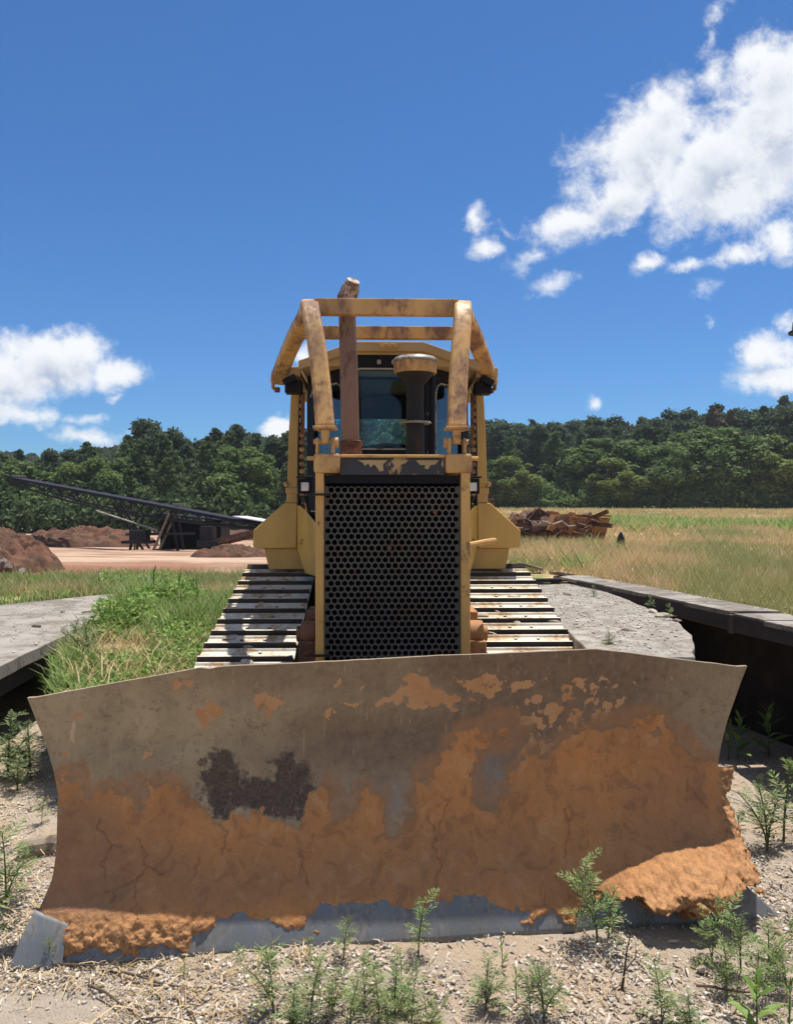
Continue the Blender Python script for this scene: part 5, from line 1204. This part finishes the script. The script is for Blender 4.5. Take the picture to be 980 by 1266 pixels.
# dry twigs
def twig(px, py, L, az, label, lift=.02, br=2, z=None, d=None):
    if d is None: d = 1700 / (py - 633); z = 0.004
    c = Vector(((px - 490) / 1000 * d, d, z)); t = MB(); pts = []; q = Vector((0, 0, .006))
    for k in range(6):
        pts.append(q.copy()); q += Vector((math.cos(az) * L / 5, math.sin(az) * L / 5, random.uniform(-.3, .4) * lift)); q.z = max(q.z, .005); az += random.uniform(-.25, .25)
    t.tube(pts, [.005, .0045, .004, .0035, .003, .0015], 6)
    for b_ in range(br):
        i = random.randint(1, 4); a2 = az + random.choice((-1, 1)) * random.uniform(.5, 1); t.tube([pts[i], pts[i] + Vector((math.cos(a2) * L * .15, math.sin(a2) * L * .15, .01)), pts[i] + Vector((math.cos(a2) * L * .3, math.sin(a2) * L * .3, .012))], [.003, .002, .001], 5)
    o = t.obj('twig', M['twig']); o.location = c; return tag(o, label, 'twig', 'dry twigs lying on the ground')
twig(150, 1205, .35, -.3, 'long forked dry twig under the left part of the blade')
twig(60, 1195, .3, -.1, 'dry twig reaching from the left blade corner')
twig(110, 1222, .4, -.5, 'dark crooked twig in the straw at the bottom left')
twig(640, 1210, .22, -.35, 'thin twig pointing at the tall bushy weed')
twig(640, 1222, .13, -.15, 'short dark twig right of the spike shoot')
twig(860, 1222, .25, -.35, 'twig on pale ground left of the broad-leaved weed')
twig(350, 1185, .1, -.6, 'short stout stick near the blade left of the thin sprout')
twig(220, 1240, .2, -.9, 'twig running out at the bottom left of the middle')
d_ = 1700 / (1225 - 633)
t = MB(); t.tube([(0, 0, 0), (.01, 0, .07), (.02, .01, .13), (.035, .01, .2)], [.006, .004, .003, .0015], 6); t.tube([(.01, 0, .07), (.05, 0, .12), (.05, 0, .17)], [.003, .002, .001], 5); t.tube([(0, 0, .005), (-.04, -.02, .02)], .004, 5); t.tube([(0, 0, .005), (.04, -.02, -.01)], .004, 5)
o = t.obj('dead_sapling', M['twig']); o.location = ((768 - 490) / 1000 * d_, d_, 0); tag(o, 'bare dark dead sapling standing in front of the right blade half', 'twig')
t = MB(); t.tube([(0, 0, .03), (.16, .03, .04), (.33, .02, .03)], [.045, .05, .035], 10); o = t.obj('fallen_branch', M['wood']); o.location = (-1.86, 4.0, 0); tag(o, 'stubby bleached log beside the left end of the blade', 'log')

# rocks
def rock(px, py, z, r, label, sq=(1, 1, .7), mat=None, seed=0, cat='rock', group=None):
    d = 1000 * (CAMZ - z) / (py - 633); o = bpy.data.objects.new('rock', rock_mesh('rock', r, seed, sq, mat)); COL.objects.link(o)
    o.location = ((px - 490) / 1000 * d, d, z + r * sq[2] * .5); o.rotation_euler = (0, 0, random.uniform(0, 6)); return tag(o, label, cat, group)
rock(820, 763, .95, .06, 'pale tan stone lying on the grey slab below the beam joint', (1.3, .8, .4), M['stone'], 3)
rock(806, 757, .95, .045, 'yellowish flat stone next to the pale tan stone', (1.5, .8, .4), M['stone'], 4)
rock(836, 768, .95, .035, 'small dark stone at the broken slab edge', (1.3, 1, .4), M['rock'], 5)
rock(776, 780, .95, .03, 'thin flat stone alone on the grey slab', (1.8, .6, .3), M['rock'], 6)
rock(700, 735, .95, .05, 'flat stone near the far end of the grey slab', (2, .6, .3), M['rock'], 7)
rock(905, 952, 0, .04, 'pale flat stone behind the right blade end', (1.8, .7, .4), M['stone'], 8)
rock(868, 1200, 0, .02, 'white pebble on the ground under the corner weeds', (1.3, 1, .6), M['stone'], 9)
rock(345, 1268, 0, .03, 'smooth pale pebble at the bottom left of the weeds', (1.4, 1, .5), M['stone'], 10)
# debris on the deck
for (px, py, r, lab) in ((45, 775, .05, 'dark chip of bark in the middle of the left deck'), (78, 757, .035, 'small dark chip toward the far side of the left deck'), (105, 757, .03, 'rusty scrap near the weeds on the left deck')):
    rock(px, py, .63, r, lab, (1.6, .8, .3), M['twig'], int(px), 'debris')
# broken planks by the right track
for k, (px, py, L, az, lab) in enumerate(((672, 716, .35, .2, 'broken dark plank behind the right track'), (694, 712, .35, .9, 'splintered plank leaning on the plank behind the right track'), (655, 705, .3, -.1, 'grey board end behind the last track shoes'))):
    d = 1000 * (CAMZ - 1.0) / (py - 633); t = MB(); t.box((0, 0, 0), (L, .12, .03), Matrix.Rotation(az, 3, 'Z') @ Matrix.Rotation(.12 * k, 3, 'Y')); o = t.obj('plank', M['wood'] if k else M['blackd'], None, .003)
    o.location = ((px - 490) / 1000 * d, d, .99 + .03 * k); tag(o, lab, 'plank')

# ------------------------------------------------------------------ dirt piles
def mound(name, cx, cy, rx, ry, h, label, seed, mat, rough=.12, cat='dirt pile', fq=1.2):
    n = 90; u = np.linspace(-1, 1, n); X, Y = np.meshgrid(u, u); r = np.hypot(X, Y)
    wx = cx + X * rx; wy = cy + Y * ry
    prof = np.clip(1 - r ** 1.5 * (1 + .5 * fbm(X * 2 + seed, Y * 2, 3)), -.25, 1) - .6 * sstep(.75, 1, r)
    z = T(wx, wy) + h * prof + h * rough * 2 * np.clip(prof + .2, 0, 1) * fbm(X * 5 + seed * 3, Y * 5, 5, .62) - .03
    V = np.stack([(wx - cx).ravel(), (wy - cy).ravel(), z.ravel()], 1); idx = np.arange(n * n).reshape(n, n)
    F = np.stack([idx[:-1, :-1].ravel(), idx[:-1, 1:].ravel(), idx[1:, 1:].ravel(), idx[1:, :-1].ravel()], 1)
    o = link(name, np_mesh(name, V, F), None, mat, False); o.location = (cx, cy, 0); return tag(o, label, cat)
mound('dirt_pile', -8.05, 15.5, 1.95, 1.5, .80, 'large dark red-brown dirt pile at the left edge', 1, M['redirt'], .22)
mound('dirt_pile', -14.8, 39, 4.0, 2.6, .95, 'long low brown dirt pile in front of the pines', 2, M['redirt'], .22)
mound('dirt_pile', -19.3, 37, 3.6, 3, .95, 'brown dirt pile reaching behind the large one at the left', 3, M['redirt'], .22)
mound('dirt_pile', -4.7, 23.5, 1.5, 1.0, .38, 'small low dirt heap beside the conveyor foot', 4, M['redirt'], .2)
mound('dirt_pile', -7.5, 50, 6.5, 3, .7, 'low dirt bank behind the conveyor tail', 6, M['redirt'], .2)
rr_ = random.Random(3); gr = 'grey broken rocks in front of the large dirt pile'
rb = [rock_mesh('rock', 1, s, (1, 1, .75), M['rock']) for s in (21, 22, 23)]
for k in range(34):
    o = bpy.data.objects.new('rock', rb[k % 3]); COL.objects.link(o); s = rr_.uniform(.05, .14)
    x = -7.25 + rr_.gauss(0, .32); y = 14.25 + rr_.gauss(0, .16); hz = max(0, .36 * (1 - abs(x + 7.3) / .8))
    o.location = (x, y, float(T(x, y)) + rr_.uniform(0, hz + .05)); o.scale = (s, s, s * .8); o.rotation_euler = (rr_.uniform(0, 3), rr_.uniform(0, 3), rr_.uniform(0, 3))
    tag(o, 'grey broken rock lying on the heap in front of the large dirt pile', 'rock', gr)

# ------------------------------------------------------------------ conveyor
def conveyor():
    A = Vector((-18.2, 39.0, 3.30)); B = Vector((-4.6, 30.5, 1.15)); root = empty('conveyor', (-10, 33, 0), 0, 'long black inclined conveyor rising left in front of the pines', 'conveyor')
    Wc = Matrix.Translation((10, -33, 0)); D = B - A; Ln = D.length; U = D.normalized(); S = U.cross(Vector((0, 0, 1))).normalized(); N = S.cross(U).normalized()
    def at(t, s=0, n=0): return A + D * t + S * s + N * n
    def dep(t): return .16 + .42 * math.sin(math.pi * min(1, max(0, t)) ** .8)
    g = MB(); g.bar([at(0, 0, .04), at(1, 0, .04)], .6, .03, side=tuple(S)); g.obj('belt', M['blackd'], root, xf=Wc)
    for s_ in (-.36, .36):
        g = MB(); g.bar([at(0, s_, 0), at(1, s_, 0)], .07, .11, side=tuple(S)); g.obj('side_rail', M['black'], root, xf=Wc)
        g = MB(); g.bar([at(k / 12, s_, -dep(k / 12)) for k in range(13)], .06, .07, side=tuple(S)); g.obj('lower_chord', M['blackd'], root, xf=Wc)
        for k in range(24):
            t0, t1 = k / 24, (k + 1) / 24; g = MB()
            a, b_ = (at(t0, s_, 0), at(t1, s_, -dep(t1))) if k % 2 else (at(t0, s_, -dep(t0)), at(t1, s_, 0))
            g.tube([a, b_], .028, 6); g.obj('brace', M['blackd'], root, xf=Wc)
    for k in range(16):
        g = MB(); c = at((k + .5) / 16, -.38, .10); g.box(c, (.32, .06, .09), Matrix.Rotation(-.15, 3, 'Y')); g.obj('roller_bracket', M['blackd'], root, xf=Wc)
    g = MB(); g.tube([at(-.004, -.38, .02), at(-.004, .38, .02)], .15, 14); g.obj('head_pulley', M['blackd'], root, xf=Wc)
    # support frame in the middle
    for x0, x1, zt in ((-9.9, -9.2, 1.75), (-8.9, -9.2, 1.75), (-10.9, -12.2, 2.1), (-11.2, -10.9, 1.6)):
        for dy in (-.4, .5):
            g = MB(); yy = A.y + (x1 - A.x) / D.x * D.y; g.bar([(x0, yy + dy, float(T(x0, yy))), (x1, yy + dy, zt)], .09, .09); g.obj('support_leg', M['wood'] if x0 == -9.9 else M['blackd'], root, xf=Wc)
    g = MB(); g.bar([(-11.4, 34.2, .75), (-8.0, 32.2, .85)], .08, .1); g.obj('cross_brace', M['blackd'], root, xf=Wc)
    g = MB(); g.bar([(-12.8, 34.6, 1.75), (-9.8, 33.2, .95)], .05, .05); g.obj('cross_brace', M['gray'], root, xf=Wc)
    g = MB(); g.bar([(-7.35, 31.6, .42), (-4.9, 30.4, 1.0)], .26, .22); g.obj('drive_arm', M['rust'], root, xf=Wc)
    g = MB(); g.bx(-7.7, -6.7, 31.2, 32.2, .32, .60); g.bx(-7.6, -7.1, 31.3, 32.0, .6, 1.15); g.obj('drive_box', M['blackd'], root, .02, xf=Wc)
    g = MB(); g.bx(-11.3, -10.1, 33.2, 34.0, .40, .52); g.bx(-11.0, -10.3, 33.3, 33.9, .52, .95); g.obj('engine_box', M['blackd'], root, .02, xf=Wc)
    g = MB(); g.bar([at(.89, 0, .15), at(.985, 0, .16)], .8, .03, side=tuple(S)); g.obj('cover_sheet', M['white'], root, xf=Wc)
    g = MB(); g.box(at(.66, -.3, .14), (.5, .1, .12)); g.obj('mud_clump', M['stone'], root, xf=Wc)
conveyor()
sh = empty('shed', (-8.6, 35.4, 0), 0, 'black open-fronted shed behind the conveyor frame', 'shed')
Wc = Matrix.Translation((8.6, -35.4, 0))
g = MB(); g.bx(-10.1, -7.5, 36.4, 36.46, .0, 1.31); g.bx(-10.1, -10.03, 34.6, 36.4, .0, 1.5); g.bx(-7.57, -7.5, 34.6, 36.4, .0, 1.3); g.obj('wall', M['black'], sh, xf=Wc)
g = MB(); g.add([(-10.3, 34.4, 1.60), (-7.4, 34.4, 1.30), (-7.4, 36.6, 1.30), (-10.3, 36.6, 1.6), (-10.3, 34.4, 1.66), (-7.4, 34.4, 1.36), (-7.4, 36.6, 1.36), (-10.3, 36.6, 1.66)], [(0, 1, 2, 3), (4, 5, 6, 7), (0, 1, 5, 4), (1, 2, 6, 5), (2, 3, 7, 6), (3, 0, 4, 7)]); g.obj('roof', M['black'], sh, xf=Wc)
g = MB(); g.bx(-.03, .03, -.03, .03, -.05, .55); o = g.obj('wooden_post', M['wood'], None, .004); o.location = (-11.0, 34.0, .15); o.rotation_euler = (0, .1, 0); tag(o, 'short wooden post standing at the back of the yard', 'post')

# ------------------------------------------------------------------ scrap heap
def scrap():
    rr = random.Random(9)
    KS = .64
    mound('scrap_heap_core', 4.6 * KS, 29.3 * KS, 3.2 * KS, 1.7 * KS, .8 * KS, 'rusty brown core of the scrap heap at the edge of the field', 8, M['scrap'], .35, 'scrap heap')
    sp = lambda x, y: float(T(x, y))
    def put(mb, x, y, z, rot, mat, name, lab, cat='scrap metal'):
        o = mb.obj(name, mat, None, .01); near = y < 20; k_ = 1 if near else KS; xx, yy = x * k_, y * k_; o.location = (xx, yy, z if near else sp(xx, yy) + (z - sp(x, y)) * k_); o.scale = (k_, k_, k_); o.rotation_euler = rot; return tag(o, lab, cat, 'rusty scrap piled at the edge of the field')
    for k in range(46):
        x = rr.uniform(2.6, 6.5); y = 27.0 + rr.uniform(-.6, 1.4); z = sp(x, y) + rr.uniform(.1, .8); L = rr.uniform(.5, 1.5); m_ = MB(); m_.bx(-L / 2, L / 2, -.035, .035, -.06, .06); m_.bx(-L / 2, L / 2, -.07, .07, .06, .075)
        put(m_, x, y, z, (rr.uniform(-.5, .5), rr.uniform(-.35, .35), rr.uniform(-1, 1)), M['rust' if k % 2 else 'scrap'], 'scrap_girder', 'rusty girder jutting from the scrap heap')
    for k in range(30):
        x = rr.uniform(2.8, 6.3); y = 26.9 + rr.uniform(-.5, 1.2); z = sp(x, y) + rr.uniform(.1, .8); w = rr.uniform(.25, .6); m_ = MB(); n = 6
        vs = [(w * math.cos(i * 1.047) * rr.uniform(.7, 1.1), rr.uniform(-.04, .04), w * .7 * math.sin(i * 1.047) * rr.uniform(.7, 1.1)) for i in range(n)]
        m_.add(vs + [(a, b_ + .02, c) for a, b_, c in vs], [tuple(range(n)), tuple(range(2 * n - 1, n - 1, -1))] + [(i, (i + 1) % n, (i + 1) % n + n, i + n) for i in range(n)])
        put(m_, x, y, z, (rr.uniform(-.6, .3), rr.uniform(-.8, .8), rr.uniform(-.7, .7)), M[('scrap', 'rust', 'orange')[k % 3]], 'metal_sheet', 'crumpled rusty metal sheet on the scrap heap')
    for k in range(26):
        x = rr.uniform(2.8, 6.2); y = 26.7 + rr.uniform(-.4, 1); z = sp(x, y) + rr.uniform(.05, .7); L = rr.uniform(.4, 1.1); m_ = MB(); m_.tube([(0, 0, 0), (L * .4, .05, rr.uniform(-.15, .2)), (L * .7, .0, rr.uniform(-.2, .3)), (L, .1, rr.uniform(-.2, .2))], .03, 7)
        put(m_, x, y, z, (0, rr.uniform(-.6, .6), rr.uniform(-.8, .8)), M['rust' if k % 4 else 'gray'], 'bent_pipe', 'bent pipe sticking out of the scrap heap')
    m_ = MB(); m_.prism([(-.8, .05), (.15, -.3), (.6, .0), (.62, .45), (-.55, .55)], -.4, .4); put(m_, 5.75, 27.1, sp(6.3, 27) + .35, (0, 0, .1), M['orange'], 'machine_bucket', 'rusty orange bucket lying at the right of the scrap heap', 'bucket')
    m_ = MB(); m_.prism([(-.35, -.5), (.35, -.5), (.55, .32), (-.6, .36)], -.35, .35); m_.bx(-.62, .58, -.38, .38, .36, .41); put(m_, 6.55, 27.3, sp(7.2, 27) + .50, (0, .03, .05), M['orange'], 'hopper', 'dull orange hopper at the right end of the scrap heap', 'hopper')
    m_ = MB(); m_.xcyl((0, 0), .42, -.12, .12, 24); m_.xcyl((0, 0), .2, -.16, .16, 16); put(m_, 6.1, 26.6, sp(6.5, 27) + .05, (0, 0, .9), M['scrap'], 'track_roller', 'round rusty roller on the ground in front of the bucket', 'roller')
    m_ = MB(); m_.bx(-.1, .1, -.15, .15, -.65, .65); m_.bx(-.5, .5, -.3, .3, -.9, -.65); put(m_, 3.05, 26.2, sp(3, 26) + .80, (0, 0, 0), M['rust'], 'steel_column', 'upright rusty steel column at the left of the scrap heap', 'column')
    m_ = MB(); m_.bx(-.45, .45, -.5, .5, -.2, .2); put(m_, 3.05, 25.5, sp(3, 25.5) + .22, (0, 0, .1), M['rust'], 'steel_block', 'rust-red steel block below the upright column', 'block')
    m_ = MB(); m_.bx(-.5, .5, -.3, .3, -.12, .12); m_.bx(-.35, .35, -.2, .2, .12, .25); put(m_, 4.0, 27.0, sp(4, 27) + .55, (0, -.1, .1), M['scrap'], 'metal_box', 'square metal box among the left part of the scrap', 'box')
    m_ = MB(); m_.xcyl((0, 0), .25, -.4, .4, 24); m_.xcyl((0, 0), .28, -.42, -.34, 24); put(m_, 4.7, 27.0, sp(4.7, 27) + .5, (0, 0, .5), M['scrap'], 'steel_drum', 'dented rusty drum in the middle of the scrap heap', 'drum')
    m_ = MB(); m_.bx(-.55, .55, -.3, .3, -.08, .08); m_.bx(-.4, .5, -.25, .25, .08, .14); put(m_, 2.0, 15.5, 1.02, (0, 0, .1), M['rust'], 'steel_plate', 'stack of rust-red plates right behind the right fender', 'plate')
    m_ = MB(); m_.bx(-.3, .3, -.2, .2, -.1, .1); put(m_, 2.05, 14.2, .98, (0, 0, -.1), M['black'], 'black_block', 'black block in front of the rust-red plates', 'block')
scrap()
d_ = 14.4; m_ = MB(); m_.lathe([(.05, 0), (.075, .06), (.07, .2), (.02, .32)], (0, 0, 0), 10); o = set_smooth(m_.obj('tree_stump', M['blackd'])); o.location = ((767 - 490) / 1000 * d_, d_, float(T(4.0, 14.4))); tag(o, 'small black stump standing alone in the dry field', 'stump')

# yard light at the right, its pole just outside the frame
yl = empty('yard_light', (7.6, 14.0, 0), 0, 'black hooded lamp reaching in at the right edge against the sky', 'lamp')
zb = float(T(7.6, 14.0))
g = MB(); g.tube([(0, 0, zb - .1), (0, 0, 5.3)], [.09, .07], 12); g.tube([(0, 0, 5.1), (-.3, 0, 5.22)], .03, 8); g.obj('pole', M['ledge'], yl)
g = MB(); g.lathe([(.30, 0), (.30, .03), (.24, .035), (.23, .2), (.17, .27), (.06, .30)], (-.50, 0, 4.80), 20); set_smooth(g.obj('lamp_hood', M['black'], yl))

# ------------------------------------------------------------------ trees
def leaf_quads(C, size, nrm, rng):
    n = len(C); a = rng.normal(size=(n, 3)); nn = nrm + a * .7; nn /= np.linalg.norm(nn, axis=1, keepdims=True) + 1e-9
    t = np.cross(nn, rng.normal(size=(n, 3))); t /= np.linalg.norm(t, axis=1, keepdims=True) + 1e-9; b = np.cross(nn, t)
    s = size * rng.uniform(.4, 1.7, n); t = t * s[:, None]; b = b * (s * rng.uniform(.45, .8, n))[:, None]
    V = np.stack([C - t, C - b * .9 + t * .15, C + t, C + b - t * .1], 1).reshape(-1, 3); F = np.arange(n)[:, None] * 4 + [0, 1, 2, 3]; return V, F
def tree_proto(kind, seed, mat, n=5200):
    rng = np.random.default_rng(seed); rr = random.Random(seed); Hh = 12.0
    root = bpy.data.objects.new('pine_tree' if kind == 'pine' else 'broadleaf_tree', None); COL.objects.link(root)
    tk = MB(); bend = [Vector((rr.uniform(-.2, .2) * k / 3, rr.uniform(-.2, .2) * k / 3, Hh * .96 * k / 5)) for k in range(6)]
    tk.tube(bend, [.22, .19, .16, .12, .07, .02], 8)
    Cs, Ns = [], []
    if kind == 'pine':
        nb = 60
        for k in range(nb):
            t = .16 + .84 * (k / nb) ** .95; z = Hh * t; az = k * 2.4 + rr.uniform(-.5, .5); L = (2.7 * (1 - t) ** .8 + .16) * rr.uniform(.6, 1.25); 
            if t < .3: L *= .75
            base = bend[min(int(t * 5), 4)].lerp(bend[min(int(t * 5) + 1, 5)], t * 5 - int(t * 5)); base.z = z * .96
            rise = rr.uniform(.0, .35) + .5 * t; tip = base + Vector((math.cos(az) * L, math.sin(az) * L, L * rise)); tk.tube([base, tip], [.05, .015], 4)
            m_ = int(n / nb * (.5 + L / 2.6)); tt = rng.uniform(.25, 1.05, m_); c = np.array(base)[None] + (np.array(tip) - np.array(base))[None] * tt[:, None]
            w = .12 + .36 * np.minimum(tt, 1) * (L / 2.5); j = rng.normal(size=(m_, 3)) * w[:, None] * [1, 1, .6]
            # clump into tufts
            tuft = rng.integers(0, 9, m_); cen = rng.normal(size=(9, 3)) * [.38, .38, .26] * (L / 2.2); c = c + cen[tuft] * .7 + j * .8
            Cs.append(c); nr = j + [0, 0, .35]; Ns.append(nr / (np.linalg.norm(nr, axis=1, keepdims=True) + 1e-6))
    else:
        lobes = []
        nl = 34
        for k in range(nl):
            t = rr.random(); z = Hh * (.22 + .70 * t); rmax = 2.9 * math.sin(math.pi * (.16 + .72 * t)) ** .8; az = rr.uniform(0, 6.28); q = rmax * rr.uniform(.45, .95)
            lobes.append((math.cos(az) * q, math.sin(az) * q, z, rr.uniform(.55, 1.75) * (1.1 - .4 * t)))
        for (x, y, z, r) in lobes:
            tk.tube([bend[min(3, int(z / Hh * 4))] + Vector((0, 0, -.4)), Vector((x, y, z))], [.07, .02], 4)
            m_ = int(n / nl * r * 1.1); v = rng.normal(size=(m_, 3)); v /= np.linalg.norm(v, axis=1, keepdims=True); rad = r * rng.uniform(.3, 1.15, m_) ** .6
            bump = 1 + .22 * np.sin(v[:, 0] * 7 + x * 3) * np.sin(v[:, 1] * 6 + y * 2) * np.sin(v[:, 2] * 7 + z)
            c = np.array([x, y, z])[None] + v * (rad * bump)[:, None] * [1, 1, 1.0]; Cs.append(c); Ns.append(v * .6 + [0, 0, .3])
    C = np.concatenate(Cs); N_ = np.concatenate(Ns); V, F = leaf_quads(C, .165 if kind == 'pine' else .19, N_, rng)
    tk.obj('trunk', M['bark'], root); link('crown', np_mesh('crown', V, F), root, mat); return root
TP = {'pine': [tree_proto('pine', s, M['leafA'], 9000) for s in (1, 2, 3)], 'dark': [tree_proto('pine', s, M['leafC'], 8000) for s in (4, 5)],
      'broad': [tree_proto('broad', s, M['leafB' if s != 8 else 'leafE'], 12000) for s in (6, 7, 8, 12)], 'round': [tree_proto('broad', s, M['leafC'], 9000) for s in (10, 11)], 'brown': [tree_proto('pine', 9, M['leafD'], 6000)]}
SKY = ([-400, 0, 60, 110, 150, 185, 215, 235, 260, 290, 320, 345, 420, 560, 600, 650, 700, 740, 780, 830, 880, 920, 950, 980, 1400],
       [555, 548, 553, 546, 540, 518, 530, 541, 532, 516, 532, 530, 514, 515, 518, 515, 511, 510, 515, 508, 500, 505, 496, 486, 480])
usedt = set(); rt = random.Random(21)
LAB = {('pine', 0): 'green pine at the edge of the wood behind the yard', ('dark', 0): 'dark pine deep in the wood behind the yard', ('broad', 0): 'rounded broadleaf tree at the edge of the wood behind the yard', ('brown', 0): 'brownish pine', ('round', 0): 'dark rounded tree deep in the wood behind the yard', ('round', 1): 'dark rounded tree on the ridge beyond the field',
       ('pine', 1): 'green pine standing in the wood beyond the field', ('dark', 1): 'tall dark pine on the rise beyond the field', ('broad', 1): 'light green broadleaf tree at the far edge of the field', ('brown', 1): 'brownish half-dead pine rising from the wood beyond the field'}
def tree(kind, x, y, h, side, wx=1.0):
    i = rt.randrange(len(TP[kind])); src = TP[kind][i]
    if (kind, i) in usedt: o = copy_tree(src)
    else: o = src; usedt.add((kind, i))
    s = h / 12.0; o.location = (x, y, float(T(x, y)) - .15); o.scale = (s * wx, s * wx, s); o.rotation_euler = (0, 0, rt.uniform(0, 6.28))
    g_ = ('trees of the wood behind the yard', 'trees of the wood beyond the field')[side]
    return tag(o, LAB[(kind, side)], 'tree', g_)
def row(y0, y1, x0, x1, step, kinds, dy, side, lim=1.0):
    x = x0
    while x < x1:
        f = (x - x0) / (x1 - x0); y = y0 + (y1 - y0) * f + rt.uniform(-1.6, 1.6); px = 490 + 1000 * x / y
        ty = np.interp(px, *SKY) + dy + rt.uniform(-6, 9); h = CAMZ + (633 - ty) / 1000 * y - float(T(x, y)) + .15
        k = rt.choice(kinds); tree(k, x, y, max(h, 2.5), side, rt.uniform(.8, 1.15) * (1.5 if k == 'broad' else 1.25 if k == 'round' else 1.0) * (1.2 if side and k == 'broad' else 1)); x += step * rt.uniform(.6, 1.4)
# behind the yard (left)
row(62, 66, -52, -4, 2.7, ['pine', 'pine', 'pine', 'broad'], 40, 0)
row(66, 70, -54, 0, 2.8, ['pine', 'pine', 'broad'], 20, 0)
row(71, 76, -58, 4, 3.0, ['pine', 'round', 'pine'], 6, 0)
row(78, 84, -60, 8, 3.0, ['dark', 'round', 'pine'], 2, 0)
# beyond the field (right)
row(95, 88, 6, 62, 5.2, ['broad', 'broad', 'broad', 'pine'], 44, 1)
row(99, 92, 0, 66, 4.4, ['broad', 'broad', 'pine', 'round'], 24, 1)
row(105, 98, -6, 70, 3.4, ['dark', 'pine', 'round'], 12, 1)
row(112, 106, -8, 74, 3.4, ['round', 'pine', 'round'], 5, 1)
row(122, 116, -10, 80, 3.4, ['round', 'round', 'dark'], 1, 1)
for px, ty in ((883, 497), (905, 503)):
    y = 101; x = (px - 490) / 1000 * y; tree('brown', x, y, CAMZ + (633 - ty) / 1000 * y - float(T(x, y)), 1, 1.0)
# undergrowth masses at the foot of the woods
def under(name, x0, x1, yf, n, hm, mat, seed):
    rng = np.random.default_rng(seed); x = rng.uniform(x0, x1, n); y = yf(x) + rng.uniform(-1.2, 3.5, n); hh = hm * (.5 + np.clip(fbm(x * .5, y * .5 + seed, 3) + .5, 0, 1)) * (1 - .5 * sstep(0, -1.2, y - yf(x)))
    z = T(x, y) + hh * rng.random(n) ** .7; C = np.stack([x, y, z], 1); V, F = leaf_quads(C, .2, np.tile([0, -.5, .6], (n, 1)), rng)
    return tag(link(name, np_mesh(name, V, F), None, mat), kind='stuff')
under('undergrowth', -52, -2, lambda x: 61 + (x + 52) / 48 * 3, 26000, 2.6, M['leafA'], 31)
under('undergrowth', 4, 62, lambda x: 94 - (x - 6) / 56 * 7, 30000, 2.6, M['leafB'], 32)
# distant wooded rise closing the view between and behind the rows
def far_wood():
    xs = np.linspace(-260, 260, 260); rng = np.random.default_rng(77); n = 60000; x = rng.uniform(-240, 240, n); y = rng.uniform(135, 190, n)
    px = 490 + 1000 * x / y; ty = np.interp(px, *SKY) + 16 + 10 * fbm(x * .12, y * .1, 4); zt = CAMZ + (633 - ty) / 1000 * y
    z0 = T(x, y); z = z0 + (zt - z0) * (1 - rng.random(n) ** 2 * .9); V, F = leaf_quads(np.stack([x, y, z], 1), .75, np.tile([0, -.4, .7], (n, 1)), rng)
    return tag(link('far_wood', np_mesh('far_wood', V, F), None, M['leafC']), kind='stuff')
far_wood()

# ------------------------------------------------------------------ summer air
hz = MB(); hz.bx(-320, 320, -320, 720, -1.3, 34); o = hz.obj('haze', None)
m = bpy.data.materials.new('haze'); m.use_nodes = True; nt = NT(m.node_tree)
pv = nt.n('ShaderNodeVolumePrincipled'); pv.inputs['Density'].default_value = 0.00034; pv.inputs['Color'].default_value = (0.85, 0.92, 1, 1); pv.inputs['Anisotropy'].default_value = 0.2
ou = nt.n('ShaderNodeOutputMaterial'); nt.t.links.new(pv.outputs[0], ou.inputs['Volume']); o.data.materials.append(m); tag(o, kind='stuff')
